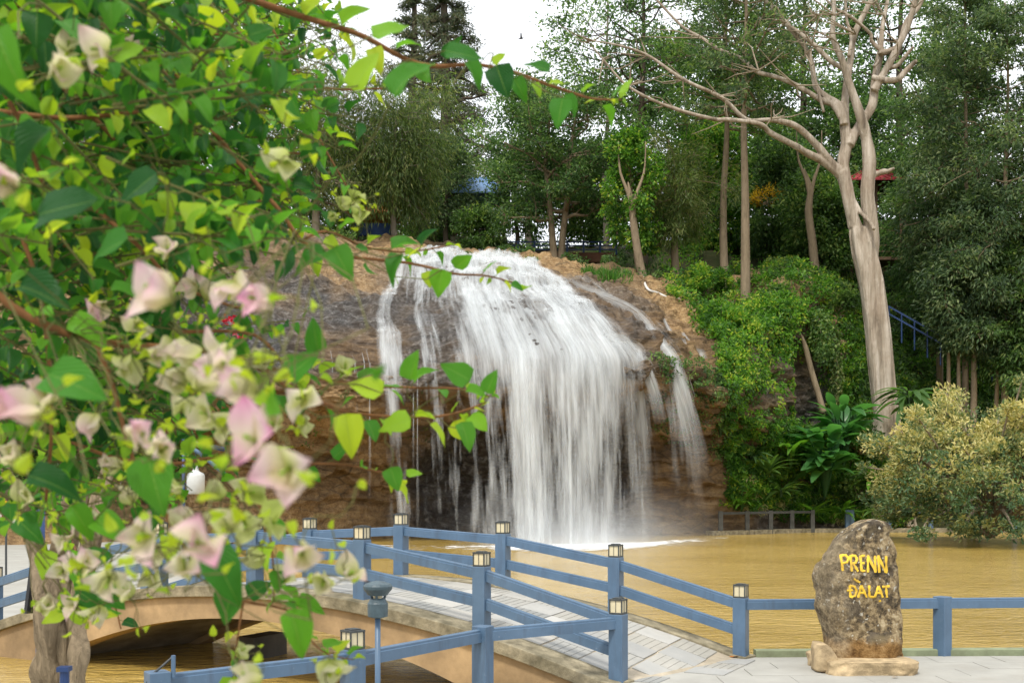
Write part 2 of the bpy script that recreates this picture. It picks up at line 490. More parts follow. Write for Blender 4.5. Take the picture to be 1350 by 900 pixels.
def mat_bract():
    t = NT('bract'); ty = t.attr("t"); r = t.n("ObjectInfo").outputs["Color"]
    sep = t.n("SeparateColor", {"Color": r})
    pink = sep.outputs[0]; green = sep.outputs[1]
    base = t.ramp(ty, [(0, (.5, .6, .08)), (.3, (.78, .77, .36)), (.6, (.9, .82, .68)), (1, (.9, .68, .7))])
    pk = t.ramp(ty, [(0, (.6, .55, .2)), (.25, (.88, .72, .62)), (.6, (.9, .55, .66)), (1, (.85, .26, .55))])
    c = t.mix(pink, base, pk)
    c = t.mix(green, c, (.5, .6, .12))
    v = t.n("TexWave", {"Vector": t.attr("flow", "Vector"), "Scale": 2.2, "Distortion": 4.0, "Detail": 3.0}).outputs["Fac"]
    c = t.mix(t.math('MULTIPLY', v, .14), c, (.66, .56, .36))
    b = t.bsdf(color=c, rough=.65, spec=.2, normal=t.bump(v, .6, .01))
    tr = t.n("BsdfTranslucent", {"Color": c}).outputs[0]
    return t.done(t.n("MixShader", {0: .5, 1: b, 2: tr}).outputs[0])
M['bract'] = mat_bract()

def mat_near_leaf():
    t = NT('bougainvillea_leaf'); v = t.attr("v")
    r = t.n("ObjectInfo").outputs["Random"]
    x = t.math('ADD', v, t.math('MULTIPLY', t.math('SUBTRACT', r, .5), .9), clamp=True)
    c = t.ramp(x, [(0, (.012, .075, .014)), (.3, (.035, .165, .018)), (.65, (.1, .3, .02)), (1, (.32, .46, .03))])
    fl = t.attr("flow", "Vector")
    sx = t.n("SeparateXYZ", {"Vector": fl})
    rib = t.math('ABSOLUTE', sx.outputs[0])
    vein = t.n("TexWave", {"Vector": t.n("CombineXYZ", {"X": t.math('SUBTRACT', sx.outputs[1], t.math('MULTIPLY', rib, .6))}).outputs[0],
                           "Scale": 2.6, "Distortion": .4}).outputs["Fac"]
    mid = t.ramp(rib, [(.0, 1.0), (.05, 0.0)])
    c = t.mix(t.math('MULTIPLY', mid, .5), c, (.2, .34, .08))
    b = t.bsdf(color=c, rough=.45, spec=.25, normal=t.bump(vein, .5, .004))
    tc_ = t.mix(1.0, c, (2.1, 1.7, .6), 'MULTIPLY')
    tr = t.n("BsdfTranslucent", {"Color": tc_}).outputs[0]
    return t.done(t.n("MixShader", {0: .42, 1: b, 2: tr}).outputs[0])
M['near_leaf'] = mat_near_leaf()

def mat_foam():
    t = NT('foam'); p = t.pos(); d = t.attr("dens")
    n = t.noise(t.scale(p, (.9, 1.1, 1)), 1.0, 6, .65, .8)
    al = t.math('DIVIDE', t.math('SUBTRACT', n, t.math('SUBTRACT', .85, t.math('MULTIPLY', d, .75))), .25, clamp=True)
    df = t.bsdf(color=(.85, .86, .84), rough=.7, spec=.2)
    tp = t.n("BsdfTransparent").outputs[0]
    return t.done(t.n("MixShader", {0: al, 1: tp, 2: df}).outputs[0])
M['foam'] = mat_foam()
# ------------------------------------------------------------------ setting: ground, pond, banks, cliff, hill
WZ = -0.5
o = add("ground", [(-1500,-1500,-2.6),(1500,-1500,-2.6),(1500,1500,-2.6),(-1500,1500,-2.6)], [(0,1,2,3)], M['soil']); tag(o, kind="structure")

nx, ny = 60, 60
xs = np.linspace(-75, 75, nx); ys = np.linspace(8, 86, ny)
X, Yg = np.meshgrid(xs, ys)
V = np.stack([X.ravel(), Yg.ravel(), np.full(nx*ny, WZ)], 1)
F = np.array([(j*nx+i, j*nx+i+1, (j+1)*nx+i+1, (j+1)*nx+i) for j in range(ny-1) for i in range(nx-1)])
tag(add("pond_water", V, F, M['water']), kind="structure")

# shore line of the near promenade
SHORE = [(60, 19.6), (8, 17.85), (6.6, 17.62), (3.62, 17.5), (1.5, 15.25), (-.3, 14.12), (-1.62, 11.95), (-3.4, 10.65), (-6, 9.9), (-14, 9.5)]
mb = MB(); mb.poly(([(-14, -20), (60, -20)] + SHORE), -2.5, -.012)
tag(mb.build("promenade", M['slab']), kind="structure")
mb = MB(); mb.poly([(-9.3, 20.75), (-8.0, 23.9), (-9.2, 36), (-16.5, 58), (-80, 58), (-80, 20.75)], -2.5, 0.0)
tag(mb.build("left_bank", M['slab']), kind="structure")

# cliff and hill surface: columns of control points (photo px; rows foot .. far back)
def column(px, rows):
    out = []
    for i, r in enumerate(rows):
        if i == 0: out.append(((px-675)*r/FPX, r, -2.5))
        else: out.append(tuple(at(px, r[0], r[1])))
    return out
COLS = [
 (-600, [48, (650,49),(600,50),(540,50.5),(500,53),(450,58),(400,66),(345,90),(325,130),(420,230)]),
 (-200, [48, (650,49),(590,50),(520,50),(470,53),(420,58),(370,66),(345,88),(325,130),(420,230)]),
 (60,   [50, (650,51),(590,52),(510,51),(455,54),(400,59),(345,66),(335,86),(325,130),(420,230)]),
 (180,  [53, (655,55),(600,56),(510,54),(460,56.5),(400,61),(332,67),(328,86),(325,130),(420,230)]),
 (260,  [56.5, (650,58.5),(600,59.5),(515,56),(465,58.5),(400,63),(327,69),(324,86),(322,130),(420,230)]),
 (400,  [61, (655,62.5),(600,61.8),(520,58.6),(462,60.5),(398,66),(326,73.5),(322,88),(325,130),(420,230)]),
 (500,  [66, (655,68),(592,64.6),(520,60.6),(452,62),(393,66.8),(331,75),(330,90),(328,130),(420,230)]),
 (600,  [69, (650,72),(565,68),(512,61),(440,62.6),(383,67.5),(336,75.5),(334,92),(332,130),(420,230)]),
 (700,  [69, (650,72),(560,68),(510,61.2),(440,62.8),(388,67.8),(349,76),(340,94),(334,130),(420,230)]),
 (800,  [69, (640,71.5),(560,68.5),(505,62.5),(448,64),(408,68.5),(374,76),(356,90),(330,130),(420,230)]),
 (880,  [70.5, (640,72),(570,70),(500,65.5),(462,67.5),(430,71),(402,76.5),(370,89),(322,130),(400,230)]),
 (940,  [72, (650,72.5),(590,71.5),(520,68),(482,69.5),(458,72),(438,76),(392,88),(315,130),(400,230)]),
 (990,  [73.5, (655,73.5),(595,73.5),(530,71.5),(490,72),(450,74),(415,78),(370,90),(310,130),(400,230)]),
 (1060, [76.3, (672,77.6),(600,79),(545,80),(480,80),(425,80),(388,84),(352,95),(300,130),(390,230)]),
 (1150, [76.8, (680,78.2),(640,79.2),(592,80.5),(548,83),(500,87),(440,92),(370,100),(295,130),(390,230)]),
 (1250, [77.2, (682,78.6),(655,80.5),(622,83),(585,86.5),(540,90.5),(480,95),(400,103),(295,132),(390,230)]),
 (1380, [76.5, (684,78),(660,80.5),(630,83),(590,86.5),(545,90.5),(485,95),(400,103),(295,132),(390,230)]),
 (1900, [70, (684,72),(655,76),(620,80),(575,86),(530,90),(470,95),(400,103),(295,132),(390,230)]),
]
CPX = np.array([c[0] for c in COLS], float)
CG = np.array([column(*c) for c in COLS])
NC, NR = CG.shape[:2]

def _cr(f):
    return (-.5*f+f*f-.5*f**3, 1-2.5*f*f+1.5*f**3, .5*f+2*f*f-1.5*f**3, -.5*f*f+.5*f**3)
def smooth_surf(px, r):
    px = np.asarray(px, float); r = np.asarray(r, float)
    u = np.interp(px, CPX, np.arange(NC)); u = np.clip(u, 0, NC-1-1e-6); r = np.clip(r, 0, NR-1-1e-6)
    i = u.astype(int); j = r.astype(int); wu = _cr(u-i); wr = _cr(r-j); out = 0
    for a in range(4):
        for b in range(4):
            out = out + CG[np.clip(i+a-1, 0, NC-1), np.clip(j+b-1, 0, NR-1)] * (wu[a]*wr[b])[..., None]
    return out
def surf(px, r, lift=0.0, rough=1.0):
    px, r = np.broadcast_arrays(np.asarray(px, float), np.asarray(r, float))
    P = smooth_surf(px, r)
    n = norm(np.cross(smooth_surf(px+4, r)-smooth_surf(px-4, r), smooth_surf(px, r+.06)-smooth_surf(px, r-.06)))
    d = .75*fbm(P*.13, 3, 3) + .38*fbm(P*.42, 4, 5)
    z = P[..., 2]
    st = np.stack([P[..., 0]*.16, P[..., 1]*.16, z*1.15 + .5*fbm(P*.2, 2, 9)], -1)
    d = d + .34*vnoise(st, 21) + .24*fbm(P*np.array([.8, .8, 2.4]), 5, 31, .6)
    d = d + .42*(1-np.abs(fbm(P*np.array([.35, .35, .8]), 3, 51)))**3 - .2
    fade = np.clip((9 - r)*.8, 0, 1)*np.clip(r*.9, 0, 1)*(1-.45*np.clip((px-520)/60, 0, 1)*np.clip((850-px)/50, 0, 1)*np.clip((r-2.6)*2, 0, 1)*np.clip((5.6-r), 0, 1))
    P = P + n*(d*fade*rough + lift)[..., None]
    return P, n

def surf_grid(name, px0, px1, npx, r1, nr, mat, r0=0.0):
    pxs = np.linspace(px0, px1, npx); rs = np.linspace(r0, r1, nr)
    A, B = np.meshgrid(pxs, rs)
    P, n = surf(A.ravel(), B.ravel())
    r = B.ravel(); p = A.ravel()
    nn = fbm(P*.3, 4, 77)
    nb = fbm(P*.11, 3, 41)
    # wet dark algae on the dome left of and under the falls, ochre dry ledges, moss, painted recess shade, lightened underside
    wet_shade = np.clip((r-3.0)*1.6, 0, 1)*np.clip((6.6-r)*1.5, 0, 1)*np.clip((540-np.abs(p-410)*2.2)/160, 0, 1)
    wet_shade = np.clip(wet_shade*(1.25+nb*1.3) - .12, 0, 1)
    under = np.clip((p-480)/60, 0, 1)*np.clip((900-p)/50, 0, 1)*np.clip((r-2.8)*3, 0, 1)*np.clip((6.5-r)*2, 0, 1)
    wet_shade = np.maximum(wet_shade, under*np.clip(.75+nn*.8, 0, 1)*.85)
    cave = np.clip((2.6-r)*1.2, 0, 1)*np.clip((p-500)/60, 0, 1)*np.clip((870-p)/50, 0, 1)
    wet_shade = np.maximum(wet_shade, cave*.85)  # darker rock on the cave wall behind the falls
    wet_shade = np.maximum(wet_shade, np.clip((p-985)/25, 0, 1)*np.clip((5.2-r)*2, 0, 1)*np.clip(.62+nn*.7, 0, 1)*.9)  # shade of the right-hand recess painted into the rock colour
    och = np.clip((r-4.6)*1.2, 0, 1)*np.clip(.55+nn*1.1+nb*.6, 0, 1)*(1-under*.6)
    och = np.maximum(och, np.clip((p-900)/40, 0, 1)*np.clip((1010-p)/20, 0, 1)*np.clip((2.2-r)*1.5, 0, 1)*np.clip(.6+nn, 0, 1)*.8)
    och = np.maximum(och, np.clip((p-815)/40, 0, 1)*np.clip((r-5.6)*2, 0, 1)*np.clip((975-p)/30, 0, 1)*.9)
    och = np.maximum(och, np.clip((540-p)/60, 0, 1)*np.clip((3.6-r), 0, 1)*np.clip(.7+nn*.6, 0, 1)*.9)  # extra brightness painted onto the shaded left underside
    moss = np.clip((p-840)/60, 0, 1)*np.clip((r-1.8), 0, 1)*np.clip(5.2-r, 0, 1)
    F = np.array([(j*npx+i, j*npx+i+1, (j+1)*npx+i+1, (j+1)*npx+i) for j in range(nr-1) for i in range(npx-1)])
    return tag(add(name, P, F, mat, smooth=True, attrs={"wet": wet_shade*(1-och*.8), "ochre": och, "moss": np.clip(moss, 0, 1)}), kind="structure")
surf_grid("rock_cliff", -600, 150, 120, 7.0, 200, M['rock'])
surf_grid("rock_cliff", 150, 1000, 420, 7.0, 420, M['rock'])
surf_grid("rock_wall", 1000, 1135, 90, 7.0, 260, M['rock'])
surf_grid("hillside", 1135, 1900, 140, 7.0, 130, M['soil'])
surf_grid("plateau", -600, 1900, 160, 9.0, 40, M['soil'], 6.8).location.z -= .25

_RS = np.linspace(3.0, 9, 500)
def ground(px, Y):
    """point on the hill at photo column px, Y metres away"""
    P, n = surf(np.full(500, px), _RS)
    i = int(np.argmin(np.abs(P[:, 1]-Y)))
    return P[i]
def on_surface(px, py, r0=2.9, r1=7.5):
    rs = np.linspace(r0, r1, 300)
    P = smooth_surf(np.full(300, px), rs)
    y = 640-(P[:, 2]-CAM_H)*FPX/P[:, 1]
    return rs[int(np.argmin(np.abs(y-py)))]

# ------------------------------------------------------------------ waterfall
FALLS = empty("waterfall", (2, 64, WZ), "wide white silky waterfall pouring over the brown rock dome into the pond", "waterfall")
LV = [ # level, px range, (px, density) knots
 ((528, 702), [(528,.5),(540,.95),(690,.95),(702,.5)]),
 ((493, 792), [(493,.5),(500,.8),(513,.7),(518,.12),(540,.1),(548,.5),(560,.35),(585,.42),(605,.5),(616,.92),(700,.9),(770,.95),(792,.4)]),
 ((497, 852), [(497,.6),(505,.9),(530,.8),(536,.03),(553,.03),(559,.6),(575,.5),(585,.3),(602,.45),(620,.85),(680,.95),(780,.95),(830,.88),(852,.4)]),
 ((511, 862), [(511,.3),(518,.5),(540,.45),(552,.08),(575,.2),(600,.25),(630,.36),(655,.48),(675,.55),(690,.8),(712,.82),(724,.55),(740,.55),(752,.76),(775,.78),(800,.7),(820,.5),(840,.36),(862,.16)]),
]
def falls_sheet(mat, lift, out, dscale, seed, nu=260, r_lip=3.6):
    u = np.linspace(0, 1, nu)
    DS = []
    for (a, b), kn in LV:
        DS.append(np.interp(a+u*(b-a), [k[0] for k in kn], [k[1] for k in kn]))
    rows = []; dens = []; froth = []
    rr = np.linspace(6.4, r_lip, 110)
    for r in rr:
        lv = np.interp(r, [r_lip, 4.7, 6.2], [2, 1, 0])
        k = int(min(lv, 1.999)); f = lv-k
        a = LV[k][0][0]*(1-f)+LV[k+1][0][0]*f; b = LV[k][0][1]*(1-f)+LV[k+1][0][1]*f
        P, n = surf(a+u*(b-a), np.full(nu, r), 0.0, np.interp(r, [r_lip, 4.4, 6], [.45, .6, .85]))
        rows.append(P + n*lift); dens.append(DS[k]*(1-f)+DS[k+1]*f); froth.append(np.full(nu, np.clip((r-4.6)*.6, 0, 1)*.5))
    lip = rows[-1].copy()
    ker = np.ones(7)/7
    for c in (1, 2):
        pad = np.concatenate([np.full(3, lip[0, c]), lip[:, c], np.full(3, lip[-1, c])])
        lip[:, c] = np.convolve(pad, ker, 'valid')
    v0 = (rows[-1]-rows[-6]); v0 = norm(v0)*3.3
    px_b = LV[3][0][0]+u*(LV[3][0][1]-LV[3][0][0])
    nf = 150; drop = lip[:, 2]-(WZ-.05)
    T = (v0[:, 2]+np.sqrt(v0[:, 2]**2+2*9.8*drop))/9.8
    for i in range(1, nf+1):
        t = T*(i/nf)
        q = lip+v0*t[:, None]; q[:, 2] -= 4.9*t*t
        q[:, 1] -= out*(i/nf)
        tx = (px_b-675)*q[:, 1]/FPX
        s = (i/nf)
        q[:, 0] = lip[:, 0]*(1-s)+tx*s
        rows.append(q)
        dens.append(DS[2]*(1-min(1, s*1.6))+DS[3]*min(1, s*1.6)); froth.append(np.full(nu, max(0, (s-.9)*4)))
    R = np.array(rows)
    il = 110; w_ = np.exp(-((np.arange(len(R))-il-4)/22.0)**2)[:, None, None]; Rs = R
    for _ in range(3):
        pd = np.concatenate([np.repeat(Rs[:1], 9, 0), Rs, np.repeat(Rs[-1:], 9, 0)]); cs_ = np.cumsum(np.concatenate([np.zeros_like(pd[:1]), pd]), 0); Rs = (cs_[19:]-cs_[:-19])/19
    R = R*(1-w_)+Rs*w_
    D = np.array(dens)*dscale; FR = np.array(froth)
    arc = np.concatenate([np.zeros((1, nu)), np.cumsum(np.linalg.norm(np.diff(R, axis=0), axis=2), 0)])
    arc = arc.mean(1, keepdims=True)*np.ones((1, nu))
    fx = np.broadcast_to(lip[:, 0], arc.shape)
    fl = np.stack([fx, arc, np.full_like(arc, seed)], -1)
    k = .2*fbm(np.stack([fx*.9, arc*.10, np.full_like(arc, seed*3.3)], -1), 3, seed) + .1*fbm(np.stack([fx*3.1, arc*.16, np.full_like(arc, seed)], -1), 2, seed+4)
    fl_r = np.array(froth)
    k = k+fl_r*(.3*fbm(np.stack([fx*.8, arc*.55, np.full_like(arc, 2.0)], -1), 4, 60))
    R[..., 1] -= k; R[..., 2] += fl_r*.5*k
    m = len(rows)
    edge = np.clip(np.minimum(np.arange(nu), nu-1-np.arange(nu))/8.0, 0, 1)
    top = np.clip(np.arange(m)/6.0, 0, 1)
    cov = edge[None, :]*top[:, None]
    F = np.array([(j*nu+i, (j+1)*nu+i, (j+1)*nu+i+1, j*nu+i+1) for j in range(m-1) for i in range(nu-1)])
    add("falling_sheet", R.reshape(-1, 3), F, mat, FALLS, smooth=True,
        attrs={"flow": fl.reshape(-1, 3), "dens": D.ravel(), "froth": FR.ravel(), "cover": cov.ravel()})
falls_sheet(M['falls_a'], .22, .1, .92, 1)
falls_sheet(M['falls_b'], .36, .6, .70, 5)
falls_sheet(M['falls_c'], .48, 1.1, .52, 9)

def strand(pts, fall_px, py_end, w0, w1, dens=.8, mat='falls_b', seed=3, v=1.0, fade_end=True):
    """one side strand: runs over the rock through photo points, then drops freely"""
    P = []
    for px, py in pts:
        r = on_surface(px, py); q, n = surf(np.array([px]), np.array([r]), .14); P.append(q[0])
    P = spline(np.array(P), 40)
    lip = P[-1]; d = norm(P[-1]-P[-4])*v
    n_f = 0
    if py_end is not None:
        zt = at(fall_px, py_end, lip[1])[2]; drop = max(.1, lip[2]-zt)
        T = (d[2]+math.sqrt(d[2]**2+2*9.8*drop))/9.8; Q = []
        xt = (fall_px-675)*lip[1]/FPX
        for i in range(1, 41):
            t = T*i/40; q = lip+d*t; q[2] -= 4.9*t*t; q[0] = lip[0]*(1-i/40)+xt*(i/40); Q.append(q)
        P = np.concatenate([P, Q]); n_f = 40
    m = len(P); nw = 14
    W = np.linspace(w0, w1, m)
    a = np.linspace(-.5, .5, nw)
    T_ = norm(np.gradient(P, axis=0))
    side = norm(np.cross(T_, np.array([0, 1.0, .5]))); side *= np.sign(side[:, :1]+1e-9)
    R = P[:, None, :]+side[:, None, :]*(a[None, :, None]*W[:, None, None])
    R[..., 1] -= (.25-a[None, :]**2)*W[:, None]*.5
    arc = np.concatenate([[0], np.cumsum(np.linalg.norm(np.diff(P, axis=0), axis=1))])
    fl = np.stack([np.broadcast_to(a[None, :]*2.2+seed*5.1, (m, nw)), np.broadcast_to(arc[:, None], (m, nw)), np.full((m, nw), seed)], -1)
    D = dens*np.ones((m, 1))*np.clip(1.25-np.abs(a[None, :])*1.9, 0, 1)
    cov = np.clip(np.arange(m)/5, 0, 1)*(np.clip((m-1-np.arange(m))/18, 0, 1) if fade_end else 1)
    F = np.array([(j*nw+i, (j+1)*nw+i, (j+1)*nw+i+1, j*nw+i+1) for j in range(m-1) for i in range(nw-1)])
    add("strand", R.reshape(-1, 3), F, M[mat], FALLS, smooth=True,
        attrs={"flow": fl.reshape(-1, 3), "dens": D.ravel(), "froth": np.repeat(np.where(np.arange(m) < m-n_f, .6, 0), nw), "cover": np.repeat(cov, nw)})
strand([(742,372),(790,388),(828,412),(850,440),(868,466)], 921, 635, .8, 1.4, .85, seed=3, v=2.2)
strand([(742,372),(790,388),(828,412),(850,440),(872,468)], 908, 690, .8, 2.4, .42, 'falls_c', seed=13, v=2.0)
strand([(720,360),(770,382),(812,406),(838,432),(858,462)], 888, 680, .7, 1.8, .36, 'falls_c', seed=15, v=1.8)
strand([(800,455),(822,452),(838,458),(846,470)], 872, 560, .5, 1.2, .85, seed=4, v=1.6)
strand([(790,448),(815,447),(830,455)], 852, 700, .8, 2.0, .75, seed=6, v=1.5)
strand([(870,425),(884,440),(896,456)], 898, 585, .3, .8, .7, seed=7, v=1.0)
strand([(896,438),(912,452),(922,464)], 931, 570, .4, 1.0, .75, seed=8, v=.8)
strand([(700,352),(735,362),(765,372),(800,385),(830,400)], 832, None, .8, .7, .6, seed=11, fade_end=False)
strand([(660,345),(700,380),(740,415),(770,440)], 770, None, 1.6, 1.8, .6, 'falls_c', seed=12)
for k, (px, py, pe) in enumerate([(437,470,520),(455,474,560),(468,470,535),(472,476,600),(481,470,545),(488,466,640),(545,480,600),(551,485,690)]):
    strand([(px-4-k%3, py-14), (px-1, py+2), (px, py+10)], px+1, pe+30, .06, .16+.05*(k%3), .62, seed=20+k, v=.5)

# foam on the pond and spray at the foot
A, B = np.meshgrid(np.linspace(440, 1000, 120), np.linspace(50, 72, 90))
foot = np.interp(A, [440, 520, 600, 700, 760, 850, 920, 1000], [58, 57.6, 57.6, 57.8, 58, 60, 65, 71])
dd = foot-B
amp = np.interp(A, [440, 500, 560, 640, 700, 790, 850, 900, 960, 1000], [0, .55, .4, .6, 1, 1, .85, .6, .35, 0])
dens = amp*np.clip(1.15-np.maximum(dd, 0)/6.5-np.maximum(-dd, 0)/5, 0, 1)
V = np.stack([(A-675)*B/FPX, B, np.full_like(A, WZ+.02)+.10*np.clip(1-np.abs(dd)/2.5, 0, 1)*amp*np.abs(fbm(np.stack([A*.12, B*1.6, A*0], -1), 3, 8))], -1).reshape(-1, 3)
F = np.array([(j*120+i, j*120+i+1, (j+1)*120+i+1, (j+1)*120+i) for j in range(89) for i in range(119)])
tag(add("foam", V, F, M['foam'], smooth=True, attrs={"dens": dens.ravel()}), kind="stuff")

t = NT('spray_mist'); pz = t.n("SeparateXYZ", {"Vector": t.pos()}).outputs[2]
fz = t.math('SUBTRACT', 1.0, t.math('DIVIDE', t.math('ADD', pz, .5), 3.6), clamp=True)
de = t.math('MULTIPLY', t.math('MULTIPLY', fz, fz), t.math('MULTIPLY', t.noise(t.pos(), .45, 3, .6), .55))
ln_ = t.n("VectorMath", {0: t.scale(t.n("VectorMath", {0: t.pos(), 1: (3.9, 58.6, 0)}, operation='SUBTRACT').outputs[0], (1/7.4, 1/3.5, 0))}, operation='LENGTH').outputs["Value"]
de = t.math('MULTIPLY', de, t.math('SUBTRACT', 1.0, ln_, clamp=True))
vs_ = t.n("VolumePrincipled", {"Color": (.95, .96, .97, 1), "Density": de, "Anisotropy": .2}); t.t.links.new(vs_.outputs[0], t.out.inputs["Volume"])
mb = MB(); mb.lathe([(.3,-.47),(1.0,-.47),(1.0,.6),(.85,1.8),(.5,2.8),(.1,3.1)], (0, 0, 0), 24)
Vm = np.concatenate(mb.V)*np.array([7.4, 3.5, 1])+np.array([3.9, 58.6, 0])
mo_ = add("mist", Vm, mb.F, t.m); tag(mo_, kind="stuff")
SC.cycles.volume_max_steps = 64; SC.cycles.volume_step_rate = 3; SC.cycles.volume_bounces = 1

# ------------------------------------------------------------------ footbridge
B0 = np.array([1.41, 15.1]); BD = norm(np.array([-.88, .475])); BP = np.array([-BD[1], BD[0]])*-1
if BP[1] < 0: BP = -BP
BW = 2.91
def zdeck(d, w=0.0):
    return np.maximum(0, 1-((d+.27*w-6.2)/6.2)**2)
def bp(d, w, z=0.0):
    q = B0+BD*d+BP*w
    return np.array([q[0], q[1], z])
BRIDGE = empty("footbridge", (-4.2, 18.5, 0), "low arched concrete footbridge with a checkered paved deck over the muddy channel", "bridge")
ds = np.linspace(-.12, 12.9, 60)
def zin(d): return .5-.9*((d-6.2)/4.4)**2
def strip(name, w0, w1, ztop, zbot, mat, bevel=0):
    V = []; n = len(ds)
    for w in (w0, w1):
        for d in ds: V.append(bp(d-.27*w, w, ztop(d)))
        for d in ds: V.append(bp(d-.27*w, w, zbot(d)))
    a, b, c, e = 0, n, 2*n, 3*n
    F = []
    for i in range(n-1):
        F += [(a+i, b+i, b+i+1, a+i+1), (c+i+1, e+i+1, e+i, c+i), (a+i+1, c+i+1, c+i, a+i), (b+i, e+i, e+i+1, b+i+1)]
    F += [(a, c, e, b), (a+n-1, b+n-1, e+n-1, c+n-1)]
    return add(name, V, F, mat, BRIDGE, bevel=bevel)
zd = lambda d: float(zdeck(d, 0))
strip("arch_beam", -.20, .14, lambda d: zd(d)-.09, lambda d: max(-1.6, zin(d)), M['beige'])
strip("arch_beam", BW-.14, BW+.16, lambda d: zd(d)-.09, lambda d: max(-1.6, zin(d)), M['beige'])
strip("deck_slab", .14, BW-.14, lambda d: zd(d)-.014, lambda d: max(-1.5, min(zin(d)+.12, zd(d)-.2)), M['concrete'])
strip("kerb", -.28, .17, lambda d: zd(d)+.02, lambda d: zd(d)-.16, M['concrete_moss'], .012)
strip("kerb", BW-.13, BW+.2, lambda d: zd(d)+.02, lambda d: zd(d)-.15, M['concrete_moss'], .012)
mb = MB(); mb.box(bp(7.9, 2.1, -1.05), (.4, .9, 1.9), math.atan2(BP[1], BP[0])-math.pi/2); mb.build("pier", M['wet_concrete'], BRIDGE)
mb = MB(); mb.box(bp(12.5, 1.45, -1.1), (1.6, 3.1, 2.1), math.atan2(BP[1], BP[0])-math.pi/2); mb.build("abutment", M['beige'], BRIDGE)
mb = MB(); mb.box(bp(.75, 1.45, -1.3), (1.6, 2.9, 2.1), math.atan2(BP[1], BP[0])-math.pi/2); mb.build("abutment", M['beige'], BRIDGE)

def tile_mesh(name, L, W, groove, mat):
    mb = MB()
    if not groove: mb.box((0, 0, -.015), (L, W, .03))
    else:
        mb.box((0, 0, -.017), (L, W, .018)); k = 5
        for i in range(k): mb.box(((i+.5)*L/k-L/2, 0, -.005), (L/k-.014, W, .006))
    return make_mesh(name, np.concatenate(mb.V), mb.F, mat)
NA = 5; TW = (BW-.36)/NA; TL = .58
t_pl = tile_mesh("paving_tile", TL-.006, TW-.006, False, M['tile']); t_gr = tile_mesh("grooved_tile", TL-.006, TW-.006, True, M['tile_groove'])
for i in range(-4, 22):
    for j in range(NA):
        d = .1+(i+.5)*TL; w = .18+(j+.5)*TW
        if d+.27*w > 12.75 or d+.27*w < -.38: continue
        g = (i+j) % 2
        o = bpy.data.objects.new("grooved_tile" if g else "paving_tile", t_gr if g else t_pl)
        sl_ = (zdeck(d+.05, w)-zdeck(d-.05, w))/.1; slw = (zdeck(d, w+.05)-zdeck(d, w-.05))/.1
        ex = norm(np.array([BD[0], BD[1], sl_])); ey0 = np.array([BP[0], BP[1], slw]); ez = norm(np.cross(ex, ey0)); 
        if ez[2] < 0: ez = -ez
        ey = np.cross(ez, ex)
        o.rotation_euler = Matrix(np.stack([ex, ey, ez], 1).tolist()).to_euler()
        rg = random.Random(i*31+j)
        link(o, BRIDGE, bp(d, w, zdeck(d, w)+.002+rg.uniform(-.003, .003)))

# plaza flagstones beside the bridge foot
PLAZA = empty("plaza_paving", (4, 15, -.03), "pale grey flagstone paving around the inscribed stone", "paving")
fs = [tile_mesh("flagstone", .994, .595, False, M['slab'])]
rg = random.Random(4)
def shore_y(x):
    P = sorted(SHORE); return float(np.interp(x, [p[0] for p in P], [p[1] for p in P]))
for j in range(9):
    for i in range(12):
        x = -.2+i*1.0+(.5 if j % 2 else 0); y = 12.3+j*.6
        if y+.32 > min(shore_y(x-.5), shore_y(x+.5))-.12: continue
        rel = np.array([x, y])-B0; 
        if rel@BD > -.75 and -.6 < rel@BP < BW+.8: continue
        o = bpy.data.objects.new("flagstone", fs[0]); link(o, PLAZA, (x, y, rg.uniform(-.003, .002)))

# ------------------------------------------------------------------ railings
RAILP = [(-.052,-.08),(.052,-.08),(.052,.036),(.036,.042),(.036,.066),(.024,.076),(-.024,.076),(-.036,.066),(-.036,.042),(-.052,.036)]
PH = .90
def post_mesh(h=PH, s=.2):
    mb = MB(); mb.box((0, 0, h/2-.08), (s, s, h+.16)); return make_mesh("post", np.concatenate(mb.V), mb.F, M['paint'])
def frame_mesh():
    mb = MB(); s = .085
    mb.box((0,0,.012),(.185,.185,.024)); mb.box((0,0,.193),(.19,.19,.022)); mb.box((0,0,.21),(.12,.12,.014))
    for x in (-s, s):
        for y in (-s, s): mb.box((x, y, .103), (.016, .016, .16))
    for x, y in ((0, -s), (0, s), (-s, 0), (s, 0)): mb.box((x, y, .103), (.007, .007, .16))
    return make_mesh("lantern_frame", np.concatenate(mb.V), mb.F, M['metal_dark'])
def glass_mesh():
    mb = MB(); mb.box((0, 0, .103), (.163, .163, .155)); return make_mesh("lantern_glass", np.concatenate(mb.V), mb.F, M['glass_cream'])
PM, FM, GM = post_mesh(), frame_mesh(), glass_mesh()
def railing(name, label, cat, pts, lamps, levels, group=None, rots=None, drop=0.0):
    root = empty(name, pts[0], label, cat, group)
    pts = [np.array(p, float) for p in pts]
    for i, p in enumerate(pts):
        q = pts[min(i+1, len(pts)-1)]-pts[max(i-1, 0)]
        a = rots[i] if rots else math.atan2(q[1], q[0])
        o = bpy.data.objects.new("post", PM); link(o, root, p); o.rotation_euler.z = a
        mo = o.modifiers.new("bevel", 'BEVEL'); mo.width = .008; mo.segments = 2
        if lamps[i]:
            for nm, me in (("lantern_frame", FM), ("lantern_glass", GM)):
                l = bpy.data.objects.new(nm, me); COL.objects.link(l); l.parent = o; l.location = (0, 0, PH)
        if i < len(pts)-1:
            for lv in levels:
                mb = MB(); e = norm(pts[i+1]-p)*.04
                mb.bar(p+[0, 0, lv]+e, pts[i+1]+[0, 0, lv]-e, RAILP)
                mb.build("rail", M['paint'], root)
    return root
